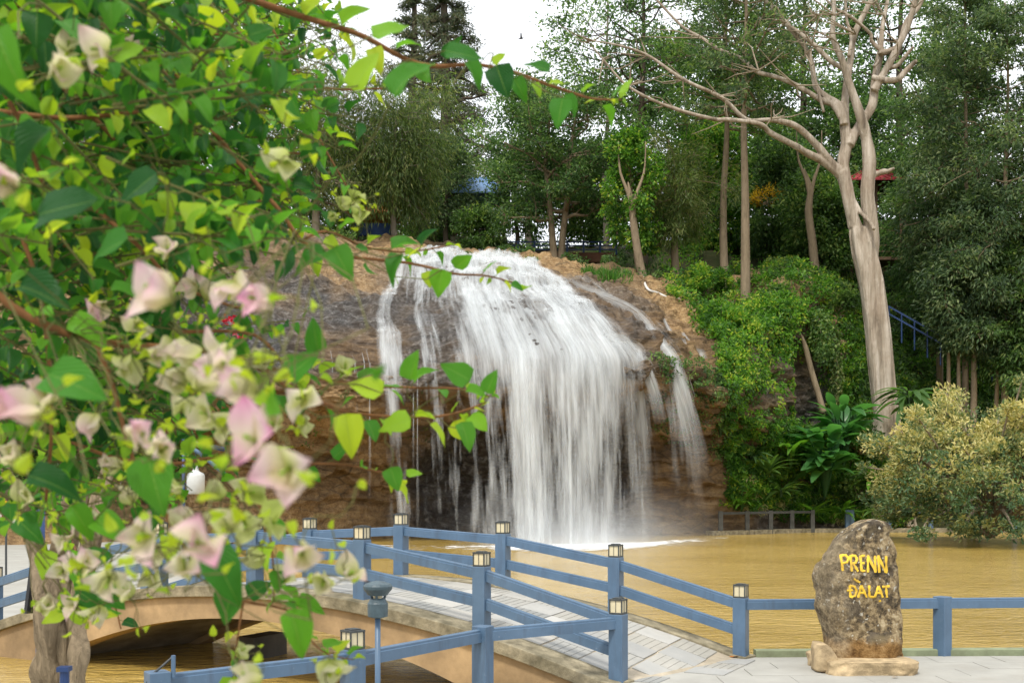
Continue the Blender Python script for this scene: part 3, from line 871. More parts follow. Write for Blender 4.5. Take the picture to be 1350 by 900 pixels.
near = [bp(d, 0, float(zdeck(d, 0))) for d in (0, 2.09, 4.16, 6.24, 8.3, 10.38, 12.45)]
far = []
for d in (0, 2.06, 4.13, 6.2, 8.24, 10.3, 12.4):
    q = np.array([3.48, 17.3])+BD*d; far.append(np.array([q[0], q[1], 1-((d-6.2)/6.2)**2 if 0 < d < 12.4 else 0.0]))
railing("bridge_railing", "blue two-rail bridge railing with lantern posts on the side nearest the viewer", "railing", near, [1]*7, (.80, .40))
railing("bridge_railing", "blue two-rail bridge railing with lantern posts on the waterfall side of the deck", "railing", far, [1]*7, (.80, .40))
near2 = [(1.41-.003, 15.1, 0)]
railing("shore_railing", "single-rail blue railing behind the inscribed stone at the water's edge", "railing",
        [(6.62, 17.5, 0), (9.6, 17.75, 0), (12.6, 17.85, 0), (15.6, 17.95, 0), (18.6, 18.05, 0)], [0]*5, (.80,), rots=[.6]*5)
def loose_rails(name, label, cat, pairs, lv=.8):
    root = empty(name, pairs[0][0], label, cat)
    for p, q in pairs:
        mb = MB(); p = np.array(p, float); q = np.array(q, float); e = norm(q-p)*.05
        mb.bar(p+[0, 0, lv]+e, q+[0, 0, lv]-e, RAILP); mb.build("rail", M['paint'], root)
    return root
loose_rails("rail_span", "single blue rail linking the bridge's corner lantern post to the inscribed stone", "railing", [((3.48, 17.3, .0), (6.62, 17.5, .0))])
sr = railing("shore_railing", "single-rail blue railing in the lower middle running off towards the bougainvillea", "railing",
        [(-.36, 14.0, -.02), (-1.68, 12.0, -.02), (-3.35, 10.75, -.05)], [0, 1, 0], (.79,), rots=[1.05, .75, .6])
mb = MB(); mb.bar((1.38, 15.08, .79), (-.36+.04, 14.0+.02, .77), RAILP); mb.build("rail", M['paint'], sr)
mb = MB(); mb.tube([(-3.2, 10.75, .80), (-3.2, 10.75, 1.0)], .022, 8); mb.build("end_pin", M['paint'], sr)
mb = MB(); mb.tube(spline([(-3.2,10.75,.99),(-3.3,10.72,.9),(-3.42,10.7,.78),(-3.45,10.7,.6)], 16), .012, 6); mb.build("chain", M['metal_dark'], sr)

# low kerb under the shore railing
mb = MB(); mb.bar((3.72, 17.44, .03), (60, 19.45, .03), [(-.09,-.12),(.09,-.12),(.09,.05),(.07,.065),(-.07,.065),(-.09,.05)])
tag(mb.build("kerb", M['kerb_green']), "low greenish concrete kerb along the water's edge under the railing", "kerb")
# ------------------------------------------------------------------ inscribed stone
SY = 16.45
def rock_loft(name, prof, Yc, depth_fn, mat, parent=None, label=None, cat=None, seed=1, amp=.06, nring=110, twist=.22, subs=70, exp=3.0, origin=None):
    """prof: (py, pxL, pxR) silhouettes from bottom to top at distance Yc"""
    prof = np.array(prof, float)
    py = np.linspace(0, len(prof)-1, subs)
    L = np.stack([np.interp(py, np.arange(len(prof)), prof[:, k]) for k in range(3)], 1)
    V = []; th = np.arange(nring)*2*math.pi/nring
    for i, (y, a, b) in enumerate(L):
        z = CAM_H+(640-y)*Yc/FPX; xa = (a-675)*Yc/FPX; xb = (b-675)*Yc/FPX
        cx = (xa+xb)/2; hw = (xb-xa)/2; hd = depth_fn(i/(subs-1))
        c = np.sign(np.cos(th))*np.abs(np.cos(th))**(2/exp); s = np.sign(np.sin(th))*np.abs(np.sin(th))**(2/exp)
        xx = hw*c; yy = hd*s+twist*xx*(1-np.abs(c)**6)
        V.append(np.stack([cx+xx, Yc+yy, np.full(nring, z)], 1))
    V = np.array(V); P = V.reshape(-1, 3)
    ctr = V.mean(1, keepdims=True)
    n = norm((V-ctr)*np.array([1, 1, 0])).reshape(-1, 3)
    P = P+n*(amp*fbm(P*2.2, 4, seed)+amp*.4*fbm(P*7, 3, seed+5))[:, None]
    F = [(j*nring+i, j*nring+(i+1) % nring, (j+1)*nring+(i+1) % nring, (j+1)*nring+i) for j in range(subs-1) for i in range(nring)]
    F += [tuple((subs-1)*nring+i for i in range(nring)), tuple(range(nring))[::-1]]
    o = add(name, P, F, mat, parent, origin, smooth=True)
    if label: tag(o, label, cat)
    return o, P, F
SPROF = [(874,1096,1183),(862,1091,1185),(850,1090,1185),(838,1089,1184),(826,1086,1184),(800,1077,1186),(775,1074,1185),(757,1073,1184),(743,1078,1182),(735,1084,1181),(722,1091,1178),(712,1098,1174),(703,1107,1170),(696,1118,1169),(690,1128,1166),(686,1138,1160),(684,1146,1153)]
def sdep(t): return .40*(1-.25*t) if t < .8 else .40*(1-.25*t)*math.sqrt(max(.02, 1-((t-.8)/.2)**2*.85))
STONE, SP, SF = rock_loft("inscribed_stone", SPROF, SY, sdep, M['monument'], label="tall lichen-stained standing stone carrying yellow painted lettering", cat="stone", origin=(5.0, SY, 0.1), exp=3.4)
bvh = BVHTree.FromPolygons([tuple(p) for p in SP], [tuple(f) for f in SF])
def zx(zx_, zy_):   # zoomed crop of the photo to photo pixels
    return 950+zx_/3.375, 640+zy_/3.375
LET = {
 'P': [[(533,305),(544,378)], [(533,309),(556,308),(570,322),(562,340),(540,345)]],
 'R': [[(577,308),(584,380)], [(577,310),(598,310),(608,326),(600,342),(582,346)], [(590,346),(612,380)]],
 'E': [[(622,310),(627,380)], [(622,312),(642,310)], [(624,344),(640,343)], [(627,379),(644,377)]],
 'N': [[(656,384),(655,308)], [(655,309),(690,384)], [(689,386),(687,310)]],
 'N2': [[(706,386),(701,308)], [(701,309),(734,384)], [(738,388),(736,312)]],
 'D': [[(575,442),(578,496)], [(575,443),(595,447),(606,468),(597,490),(578,496)], [(562,466),(588,464)]],
 'A': [[(612,497),(626,442)], [(626,442),(650,496)], [(618,476),(642,475)], [(592,413),(620,430)]],
 'L': [[(661,442),(662,495)], [(662,494),(684,494)]],
 'A2': [[(686,496),(703,444)], [(703,444),(722,496)], [(692,476),(716,476)], [(707,507),(710,515)]],
 'T': [[(718,449),(752,446)], [(736,448),(740,496)]],
}
for k, strokes in LET.items():
    V = []; F = []
    for st in strokes:
        p = np.array([zx(*q) for q in st]); seg = []
        for a, b in zip(p[:-1], p[1:]): seg += [a+(b-a)*t for t in np.linspace(0, 1, 7)[:-1]]
        seg.append(p[-1]); seg = np.array(seg)
        t = norm(np.gradient(seg, axis=0)); nrm = np.stack([-t[:, 1], t[:, 0]], 1)
        hw = 1.55+.35*np.sin(np.arange(len(seg))*1.7+len(V))
        rows = []
        for q, n_, h_ in zip(seg, nrm, hw):
            row = []
            for e in (-1, -.33, .33, 1):
                a = q+n_*h_*e; D = at(a[0], a[1], SY)-np.array([0, 0, CAM_H])
                hit = bvh.ray_cast(Vector((0, 0, CAM_H)), Vector(norm(D)))
                pt = np.array(hit[0]) if hit[0] is not None else at(a[0], a[1], SY-.3)
                row.append(pt-np.array([0, .010 if abs(e) < .9 else .003, 0]))
            rows.append(row)
        b0 = len(V)
        for row in rows: V += row
        for i in range(len(rows)-1):
            for e in range(3): F.append((b0+i*4+e, b0+i*4+e+1, b0+(i+1)*4+e+1, b0+(i+1)*4+e))
    add("letter", V, F, M['letter_paint'], STONE, smooth=True)
# lumps of brown stone at its foot (part of the stone)
for prof, dy, sd in (([(868,1126,1180),(858,1122,1185),(845,1124,1186),(836,1132,1182),(832,1140,1172)], -.30, 3), ([(868,1094,1124),(855,1090,1130),(843,1092,1126),(836,1098,1120)], -.27, 6)):
    rock_loft("stone_lump", prof, SY+dy, lambda t: .18*math.sqrt(max(.05, 1-(t*.95)**2)), M['monument'], STONE, seed=sd, amp=.03, nring=40, subs=24, twist=0, exp=2.4)
rock_loft("stone_plinth", [(886,1072,1203),(880,1071,1204),(872,1072,1203),(866,1074,1198),(864,1078,1192)], 16.2, lambda t: .62, M['sand'], label="low rough sandstone plinth under the inscribed stone", cat="plinth", seed=9, amp=.08, nring=110, subs=24, twist=0, exp=4, origin=(5, 16.2, 0))
rock_loft("corner_block", [(882,1072,1104),(866,1072,1100),(852,1073,1092),(847,1075,1086)], 16.0, lambda t: .2, M['sand'], label="small tan stone block at the left corner of the plinth", cat="stone", seed=12, amp=.02, nring=32, subs=16, twist=0, exp=4, origin=(4.2, 16, 0))

# ------------------------------------------------------------------ path lamp, sign board, hanging white lamp
Y = 10.5; c = at(498, 767, Y); k = Y/FPX
PL = empty("path_lamp", (c[0], Y, -.03), "slim blue-grey path lamp with a wide flat cap in front of the bridge", "lamp")
q = lambda y: CAM_H+(640-y)*k
mb = MB(); mb.tube([(c[0], Y, -.03), (c[0], Y, q(812))], .026, 12); mb.build("pole", M['paint'], PL, smooth=True)
mb = MB(); mb.lathe([(.02,q(815)),(13*k,q(812)),(13.5*k,q(806)),(13.5*k,q(795)),(12*k,q(793)),(11*k,q(790)),(9*k,q(788))], (c[0], Y, 0), 20); mb.build("lamp_body", M['lamp_head'], PL)
mb = MB(); mb.lathe([(6*k,q(789)),(6*k,q(784))], (c[0], Y, 0), 14); mb.build("lens", M['glass_cream'], PL)
mb = MB()
for a in range(3):
    th = .5+a*2.094; e = np.array([math.cos(th), math.sin(th), 0])
    mb.tube([np.array([c[0], Y, q(790)])+e*9*k, np.array([c[0], Y, q(777)])+e*13*k], .012, 6)
mb.build("strut", M['lamp_head'], PL)
mb = MB(); mb.lathe([(13*k,q(784)),(14*k,q(782)),(19*k,q(776)),(19.5*k,q(772)),(17*k,q(769)),(8*k,q(766)),(2*k,q(765))], (c[0], Y, 0), 24); mb.build("cap", M['lamp_head'], PL, bevel=.004)

Y = 8.4
SB = empty("notice_board", tuple(at(51, 640+CAM_H*FPX/Y, Y)), "narrow black board turned edge-on on a dark blue post beside the gnarled trunk", "sign")
p0 = at(51, 640+(CAM_H+.03)*FPX/Y, Y); p1 = at(54, 655, Y)
mb = MB(); mb.tube([p0, p1], .03, 10); mb.build("post", M['paint_dark'], SB, smooth=True)
Vb = [at(40,738,Y-.1), at(58,740,Y+.25), at(58,806,Y+.25), at(31,808,Y-.1)]
Vb += [v+np.array([.03, -.02, 0]) for v in Vb]
add("board", Vb, [(0,1,2,3),(7,6,5,4),(0,4,5,1),(1,5,6,2),(2,6,7,3),(3,7,4,0)], M['black_board'], SB)
ST = empty("stub_post", tuple(at(85, 640+CAM_H*FPX/7.3, 7.3)), "short dark blue stub post in front of the gnarled trunk", "post")
mb = MB(); b_ = at(85, 640+(CAM_H+.03)*FPX/7.3, 7.3); t_ = at(85, 881, 7.3); mb.tube([b_, t_], .03, 10); mb.build("shaft", M['paint_dark'], ST)
mb = MB(); mb.box(t_, (.075, .075, .03)); mb.build("collar", M['paint_dark'], ST)

Y = 34.0
HL = empty("lamp_post", tuple(at(242, 640+CAM_H*FPX/Y, Y)), "dark blue lamp post with slanted arms and a white bottle-shaped lamp behind the blossoms", "lamp")
mb = MB(); mb.tube([at(242, 640+(CAM_H+.03)*FPX/Y, Y), at(242, 576, Y)], .05, 10); mb.build("pole", M['paint_dark'], HL, smooth=True)
mb = MB(); mb.tube([at(242,583,Y), at(262,596,Y), at(306,633,Y)], .06, 8); mb.build("arm", M['paint'], HL, smooth=True)
mb = MB(); mb.tube([at(240,580,Y), at(268,587,Y), at(296,592,Y)], .07, 8); mb.build("arm", M['paint_dark'], HL, smooth=True)
k = Y/FPX; c = at(258, 628, Y); q = lambda y: CAM_H+(640-y)*k
mb = MB(); mb.lathe([(9*k,q(651)),(11.5*k,q(649)),(11.7*k,q(627)),(10.5*k,q(624)),(5*k,q(621)),(3.5*k,q(619)),(3.5*k,q(610)),(3*k,q(607))], (c[0], Y, 0), 20); mb.build("globe", M['white_plastic'], HL, smooth=True)
mb = MB(); mb.tube([at(258,608,Y), at(258,592,Y)], .02, 6); mb.build("hanger", M['paint_dark'], HL)
mb = MB(); mb.tube([at(242,636,Y), at(258,650,Y)], .02, 6); mb.build("stay", M['paint_dark'], HL)

# small warning sign on the left bank
Y = 30
NS = empty("warning_sign", tuple(at(8, 640+CAM_H*FPX/Y, Y)), "yellow number sign over a white board with a red pentagon at the left edge", "sign")
mb = MB(); mb.tube([at(8, 640+CAM_H*FPX/Y, Y), at(8, 652, Y)], .03, 8); mb.build("pole", M['metal_dark'], NS)
def panel(px0, py0, px1, py1, mat, nm, thick=.03, yy=Y-.05):
    a = at(px0, py0, yy); b = at(px1, py1, yy)
    mb = MB(); mb.box((a+b)/2, (abs(b[0]-a[0]), thick, abs(a[2]-b[2]))); return mb.build(nm, mat, NS)
panel(-8, 654, 16, 670, M['sign_yellow'], "number_plate"); panel(-9, 674, 23, 690, M['sign_white'], "notice_plate")
mb = MB(); yy = Y-.085
for a, b in (((7,659),(11,658)),((11,658),(12,661)),((12,661),(7,667)),((7,667),(13,667))):
    mb.bar(at(*a, yy), at(*b, yy), [(-.012,-.012),(.012,-.012),(.012,.012),(-.012,.012)])
mb.build("numeral", M['black_board'], NS)
mb = MB()
pts = [at(8+5*math.sin(i*2.513), 682-5*math.cos(i*2.513), yy) for i in range(5)]+[at(8, 677, yy)]
pen = [at(8+6*math.sin(i*1.2566), 682-6*math.cos(i*1.2566), yy) for i in range(6)]
for P_ in (pts, pen):
    for a, b in zip(P_[:-1], P_[1:]): mb.bar(a, b, [(-.008,-.01),(.008,-.01),(.008,.01),(-.008,.01)])
mb.build("star_mark", M['roof_red'], NS)

# ------------------------------------------------------------------ far bank: wall, railings, sign, branches
def farp(px, Y, z=0.0): return np.array([(px-675)*Y/FPX, Y, z])
mb = MB()
for a, b in zip([(935,71.2),(990,72.9),(1060,75.6),(1180,76),(1300,76)], [(990,72.9),(1060,75.6),(1180,76),(1300,76),(1500,74)]):
    mb.bar(farp(*a, -.45), farp(*b, -.45), [(-.35,-.8),(.35,-.8),(.35,.22),(-.35,.22)])
tag(mb.build("bank_wall", M['concrete_moss']), "low tan concrete edge wall along the far side of the pond", "wall")
def far_rail(name, label, pts, mat, zt=1.0, lv=(.95,)):
    root = empty(name, farp(*pts[0]), label, "railing")
    for i, (px, Y) in enumerate(pts):
        mb = MB(); mb.box(farp(px, Y, zt/2-.25), (.26, .26, zt+.5)); mb.build("post", mat, root)
        if i:
            for l in lv:
                mb = MB(); mb.bar(farp(*pts[i-1], l*zt-.08), farp(px, Y, l*zt-.08), RAILP); mb.build("rail", mat, root)
    return root
M['paint_grey'] = mat_plain('weathered_grey_paint', (.06, .06, .052), .7, .2, 3, .1)
far_rail("bank_railing", "weathered grey railing at the far water's edge right of the falls", [(950,71.5),(985,72.5),(1016,73.6),(1044,74.7),(1071,75.4)], M['paint_grey'])
far_rail("bank_railing", "short blue-grey railing end at the far bank, just left of the stone's top", [(1117,75.7),(1123,75.7)], M['paint'])
far_rail("bank_railing", "blue railing at the far water's edge beside the golden shrub", [(1172,75.8),(1227,75.8),(1282,75.8),(1337,75.8)], M['paint'])
c = farp(1173, 77.5)
fs_ = empty("caution_sign", tuple(c), "small yellow caution sign on the far bank above the blue railing", "sign")
mb = MB(); mb.tube([c, c+[0,0,1.9]], .06, 8); mb.build("pole", M['metal_dark'], fs_)
mb = MB(); mb.box(c+[0,-.08,2.1], (.42, .05, .7)); mb.build("plate", M['sign_yellow'], fs_)
mb = MB(); mb.box(c+[0,-.12,2.15], (.07, .03, .3)); mb.box(c+[0,-.12,1.92], (.07,.03,.07)); mb.build("exclamation_mark", M['black_board'], fs_)
# a fallen pipe and dry branches
rg = random.Random(8)
for i, (px, w, h, lab) in enumerate([(1030,26,26,"dry forked branch leaning on the far bank beside the grey railing"),(1060,20,32,"bleached branch propped on the far bank left of the stone"),
        (1096,22,30,"pale dead root stem on the far bank behind the stone's left shoulder"),(1163,-10,34,"stout tan stump branch rising behind the stone's right shoulder"),(1200,36,14,"dead branch lying behind the far blue railing")]):
    mb = MB(); Yb = 77.6
    for kx in range(3):
        a = at(px+rg.uniform(-10,10), 694, Yb); b = at(px+w*rg.uniform(.3,1), 694-h*rg.uniform(.6,1), Yb+.8)
        m_ = (a+b)/2+np.array([rg.uniform(-.4,.4), 0, rg.uniform(0,.4)])
        mb.tube(spline([a, m_, b], 8), np.linspace(.12, .04, 8), 6)
    tag(mb.build("dry_branch", M['twig_grey'] if i != 3 else M['bark_tan']), lab, "branch")

# ------------------------------------------------------------------ things on the plateau
def box_thing(root, nm, c, d, mat, rot=0): mb = MB(); mb.box(c, d, rot); return mb.build(nm, mat, root)
Y = 97
g0 = at(640, 337, Y); g1 = at(812, 337, Y)
BB = empty("back_footbridge", tuple((g0+g1)/2), "dark brick footbridge with blue railing crossing behind the top of the falls", "bridge")
mid = (g0+g1)/2; Lb = g1[0]-g0[0]
box_thing(BB, "parapet", mid+[2.0, 0, -.3], (Lb*.62, 1.6, .8), M['brick'])
box_thing(BB, "deck", mid+[0, .8, -.1], (Lb, 2.0, .3), M['brick'])
box_thing(BB, "culvert_recess", mid+[3.4, 1.3, -1.5], (4.6, .4, 1.6), M['dark'])  # dark panel standing in for the shade inside the opening
for x in (-.34, .46): box_thing(BB, "abutment", mid+[Lb*x, .3, -1.5], (1.4, 2.0, 2.2), M['brick'])
for i in range(9):
    p = g0+(g1-g0)*i/8; box_thing(BB, "post", p+[0, -.3, .6], (.16, .16, 1.2), M['paint_dark'])
for z in (.45, .8, 1.1):
    mb = MB(); mb.bar(g0+[0, -.3, z], g1+[0, -.3, z], [(-.04,-.05),(.04,-.05),(.04,.05),(-.04,.05)]); mb.build("rail", M['paint_dark'], BB)

def gable(root, c, w, d, h, mat, ov=.6):
    x, y = w/2+ov, d/2+ov
    V = np.array([(-x,-y,0),(x,-y,0),(x,y,0),(-x,y,0),(-x*.25,0,h),(x*.25,0,h)])+c
    V = np.concatenate([V, V-[0, 0, .12]])
    F = [(0,1,5,4),(1,2,5),(2,3,4,5),(3,0,4),(6,10,11,7),(7,11,8),(8,11,10,9),(9,10,6),(0,6,7,1),(1,7,8,2),(2,8,9,3),(3,9,6,0)]
    r = add("roof", V, F, mat, root)
    for i in range(9):   # standing seams
        t = -1+2*(i+.5)/9; a = np.array([x*t, -y, .03])+c; b = np.array([x*.25*t, 0, h+.03])+c
        mb = MB(); mb.bar(a, b, [(-.04,-.04),(.04,-.04),(.04,.04),(-.04,.04)]); mb.build("seam", mat, r)
    return r
c = at(632, 262, 103); gz = ground(632, 103)
PV = empty("pavilion", (c[0], 103, gz[2]), "blue-roofed open pavilion half hidden by trees above the falls", "pavilion")
gable(PV, c, 4.6, 4, 1.9, M['roof_blue'], .5)
for sx in (-2.2, 2.2, -.7, .7):
    for sy in (-1.9, 1.9): box_thing(PV, "post", (c[0]+sx, 103+sy, (c[2]+gz[2])/2), (.24, .24, c[2]-gz[2]), M['wood'])
box_thing(PV, "floor_slab", (c[0], 103, gz[2]+.15), (5, 4.4, .5), M['concrete'])
c = at(1148, 246, 98); gz = ground(1148, 98)
RP = empty("red_pavilion", (c[0], 98, gz[2]), "red-roofed timber lookout behind the pale bare tree", "pavilion")
gable(RP, c, 4.6, 4, 1.4, M['roof_red'])
for sx in (-2.1, 2.1, 0): box_thing(RP, "post", (c[0]+sx, 96.6, (c[2]+gz[2])/2), (.22, .22, c[2]-gz[2]), M['wood'])
box_thing(RP, "floor_slab", (c[0], 98, gz[2]+2.2), (4.8, 3.6, .25), M['wood'])
for z in (2.8, 3.3):
    mb = MB(); mb.bar((c[0]-2.3, 96.3, gz[2]+z), (c[0]+2.3, 96.3, gz[2]+z), [(-.04,-.05),(.04,-.05),(.04,.05),(-.04,.05)]); mb.build("rail", M['wood'], RP)
# stair railing on the right slope
a = at(1172, 404, 86); b = at(1240, 442, 84)
SRL = empty("stair_railing", tuple(b), "blue stair railing descending the dark slope right of the pale tree", "railing")
for z in (0, -.55):
    mb = MB(); mb.bar(a+[0,0,z], b+[0,0,z], [(-.05,-.06),(.05,-.06),(.05,.06),(-.05,.06)]); mb.build("rail", M['paint_dark'], SRL)
for i in range(5):
    p = a+(b-a)*i/4; mb = MB(); mb.tube([p+[0,0,.05], p-[0,0,2.2]], .06, 6); mb.build("post", M['paint_dark'], SRL)
# blue tarp-like railing lower right, hose on the sandy path
a = at(1290, 455, 84); b = at(1345, 480, 83)
SR2 = empty("stair_railing", tuple(b), "lower blue stair railing under the trees at the right edge", "railing")
for z in (0, -.55):
    mb = MB(); mb.bar(a+[0,0,z], b+[0,0,z], [(-.05,-.06),(.05,-.06),(.05,.06),(-.05,.06)]); mb.build("rail", M['paint_dark'], SR2)
for i in range(4):
    p = a+(b-a)*i/3; mb = MB(); mb.tube([p+[0,0,.05], p-[0,0,2.4]], .06, 6); mb.build("post", M['paint_dark'], SR2)
pts = []
for px, py in [(842,372),(850,384),(866,388),(880,393),(893,396)]:
    q_, n_ = surf(np.array([px]), np.array([on_surface(px, py, 4.5, 8)]), .12); pts.append(q_[0])
mb = MB(); mb.tube(spline(pts, 24), .09, 7); tag(mb.build("hose", M['hose'], smooth=True), "white hose lying across the sandy path above the falls", "hose")
for nm, lab, px, py, Yb, mat in (("hut", "orange awning stall half hidden behind the drooping tree at left", 494, 286, 92, M['orange']),):
    c = at(px, py, Yb); gz = ground(px, Yb)
    hh = empty(nm, (c[0], Yb, gz[2]), lab, "hut"); gable(hh, c, 3.4, 3, .9, mat, .3)
    for sx in (-1.5, 1.5):
        for sy in (-1.3, 1.3): box_thing(hh, "post", (c[0]+sx, Yb+sy, (c[2]+gz[2])/2), (.2, .2, abs(c[2]-gz[2])), M['wood'])
    box_thing(hh, "counter", (c[0], Yb-1.2, gz[2]+.5), (3.0, .4, 1.0), M['paint_dark'])
# a bird in the white sky
c = at(687, 51, 60)
mb = MB(); mb.tube([c+[-.16,0,-.02], c, c+[.14,0,.03]], [.01,.05,.02], 6)
mb.put([c+[-.05,0,.02], c+[.06,0,.02], c+[.02,-.34,.16], c+[-.04,-.32,.16]], [(0,1,2,3)]); mb.put([c+[-.05,0,.02], c+[.06,0,.02], c+[.02,.34,.16], c+[-.04,.32,.16]], [(3,2,1,0)])
tag(mb.build("bird", M['dark']), "tiny dark bird crossing the white gap of sky", "bird")
# ------------------------------------------------------------------ trees and plants
def leaf_cloud(C, A, L, W, v, rng, fold=.18):
    """rhombic leaves: centres C, long axes A, lengths L, widths W, tint v -> verts, quads, attr"""
    n = len(C); A = norm(A)
    r = rng.normal(size=(n, 3)); B = norm(np.cross(A, r)); N = np.cross(A, B)
    L = np.broadcast_to(L, (n,))[:, None]; W = np.broadcast_to(W, (n,))[:, None]
    V = np.stack([C-A*L*.5, C+B*W*.5+N*W*fold-A*L*.08, C+A*L*.5-N*L*.1, C-B*W*.5+N*W*fold-A*L*.08], 1).reshape(-1, 3)
    F = np.arange(4*n).reshape(n, 4)
    return V, F, np.repeat(v, 4)

def clumps(tips, rng, per, rc, flat, L, ar, droop, out_c=None, vspread=.8, vbase=.45, orient='out'):
    """leaves gathered round tips"""
    T = np.asarray(tips); m = len(T)
    rcs = rc*rng.uniform(.6, 1.3, m)
    ci = np.repeat(np.arange(m), per); n = len(ci)
    d = rng.normal(size=(n, 3)); d *= (rng.uniform(.15, 1, n)**.5/ (np.linalg.norm(d, axis=1)+1e-6))[:, None]
    C = T[ci]+d*rcs[ci][:, None]*np.array([1, 1, flat])
    A = d*.8+rng.normal(size=(n, 3))*.55
    if out_c is not None: A = A+norm(C-out_c)*.5
    A[:, 2] -= droop
    vc = rng.uniform(-1, 1, m)*vspread*.55
    v = np.clip(vbase+vc[ci]+rng.normal(size=n)*vspread*.3, 0, 1)
    return C, A, L*rng.uniform(.6, 1.25, n), None, v

def polyrad(mb, P, r0, r1, n): mb.tube(P, np.linspace(r0, r1, len(P)), n, cap=False)

def tree(name, label, px, Y, top_py, R_px, mat, bark, seed, cs=.3, r0=None, limbs=22, subs=5, per=46, rc=1.3, flat=.6, L=.34, ar=.45,
         droop=.25, elev=.5, limb_droop=.0, lean=0.0, env='round', base=None, group="trees on the slopes around the falls", vbase=.45, sparse=1.0, trunks=1, cat="tree", wig=.25):
    rng = np.random.default_rng(seed); s = Y/FPX
    b = np.array(base) if base is not None else ground(px, Y)
    b = b-np.array([0, 0, .3])
    top = at(px, top_py, Y)[2]; H = top-b[2]; R = R_px*s
    if r0 is None: r0 = H*.016+.1
    root = empty(name, tuple(b), label, cat, group)
    wood = MB(); limbw = MB(); tips = []
    ga = rng.uniform(0, 6.28)
    for tr in range(trunks):
        tp = [b+np.array([lean*s*t*60+rng.normal()*wig*s*6*(t > 0)+(tr-(trunks-1)/2)*(.5+t*R*.7*.6), rng.normal()*wig*.5*(t > 0), H*t*.94]) for t in np.linspace(0, 1, 7)]
        TP = spline(tp, 22); polyrad(wood, TP, r0*(1 if trunks == 1 else .75), r0*.18, 9)
        nl = limbs//trunks
        for i in range(nl):
            t = cs+(1-cs)*((i+rng.uniform(.1, .9))/nl)
            q = (t-cs)/(1-cs)
            if env == 'round': e = math.sqrt(max(.06, 1-(2*q-.9)**2/1.25))
            elif env == 'cone': e = (1-q)*.95+.05
            elif env == 'umbrella': e = .45+.55*q if q < .75 else .9
            else: e = 1-.55*q
            ln = R*e*rng.uniform(.7, 1.12)
            k = min(len(TP)-2, int(t*(len(TP)-1))); o_ = TP[k]
            ga += 2.39996+rng.normal()*.3
            el = elev*(.35+1.0*q)+rng.normal()*.15
            d = np.array([math.cos(ga)*math.cos(el), math.sin(ga)*math.cos(el), math.sin(el)])
            pts = [o_]
            for j in range(1, 5):
                f = j/4
                pts.append(o_+d*ln*f+np.array([0, 0, -limb_droop*ln*f*f])+rng.normal(size=3)*ln*.05)
            LP = spline(pts, 9); lr = r0*(.42*(1-t)+.12)
            polyrad(limbw, LP, lr, lr*.25, 5)
            for j in range(subs):
                f = rng.uniform(.3, 1.0); p = LP[int(f*8)]
                dd = norm(d+rng.normal(size=3)*.75); dd[2] += .12-limb_droop*.4
                sl2 = ln*rng.uniform(.2, .42)
                e2 = p+dd*sl2; polyrad(limbw, np.array([p, (p+e2)/2+rng.normal(size=3)*sl2*.08, e2]), lr*.3, lr*.1, 4)
                if rng.uniform() < sparse:
                    tips += [e2, p+dd*sl2*.55] if rng.uniform() < .6 else [e2]
            tips.append(LP[-1])
    wood.build("trunk", M[bark], root, smooth=True); lw = limbw.build("limbs", M[bark], root, smooth=True); lw["kind"] = "stuff"
    C, A, LL, _, v = clumps(tips, rng, per, rc, flat, L, ar, droop, out_c=b+np.array([0, 0, H*.6]), vbase=vbase)
    V, F, va = leaf_cloud(C, A, LL, LL*ar, v, rng)
    add("crown", V, F, M[mat], root, attrs={"v": va})["kind"] = "stuff"
    return root

def T(*a, **k): return tree(*a, **k)
# --- skyline above the falls
T("conifer", "tall dark conifer with tiered drooping branches left of the white sky gap", 588, 118, -190, 92, 'leaf_conifer', 'bark_dark', 11, cs=.05, limbs=110, subs=9, per=30, rc=.9, flat=.35, L=.42, ar=.22, elev=-.05, limb_droop=.18, env='cone', droop=.2)
T("conifer", "fainter conifer standing behind and left of the tallest one", 545, 140, -130, 76, 'leaf_conifer', 'bark_dark', 12, cs=.05, limbs=84, subs=8, per=26, rc=1.0, flat=.35, L=.5, ar=.22, elev=-.05, limb_droop=.18, env='cone', droop=.2)
T("broadleaf_tree", "dense rounded dark green tree with a leaning forked trunk beside the back footbridge", 736, 92, 120, 100, 'leaf_dark', 'bark_tan', 13, cs=.28, limbs=40, subs=7, per=52, rc=1.25, L=.3, ar=.5, trunks=2, r0=.42, elev=.35)
T("broadleaf_tree", "pale green loose tree rising into the sky gap behind the footbridge tree", 700, 108, 112, 84, 'leaf_mid', 'bark_grey', 14, cs=.2, limbs=30, subs=6, per=36, rc=1.5, L=.36, ar=.45)
T("broadleaf_tree", "mid green tree beside the blue-roofed pavilion", 588, 100, 180, 44, 'leaf_grey', 'bark_dark', 15, cs=.2, limbs=26, subs=6, per=44, rc=1.3, L=.32)
T("broadleaf_tree", "dark spreading tree whose crown covers the right side of the blue roof", 680, 99, 205, 46, 'leaf_dark', 'bark_dark', 16, cs=.3, limbs=22, subs=6, per=44, rc=1.2, L=.3)
T("sapling", "low leafy sapling in front of the blue-roofed pavilion", 632, 96, 283, 34, 'leaf_mid', 'bark_dark', 99, cs=.1, limbs=18, subs=5, per=40, rc=.9, L=.3)
T("weeping_tree", "drooping olive green tree with wispy hanging foliage at the head of the falls", 520, 86, 135, 92, 'leaf_olive', 'bark_grey', 17, cs=.3, limbs=44, subs=8, per=54, rc=1.2, flat=1.5, L=.5, ar=.12, droop=1.3, elev=.45, limb_droop=.55, env='umbrella')
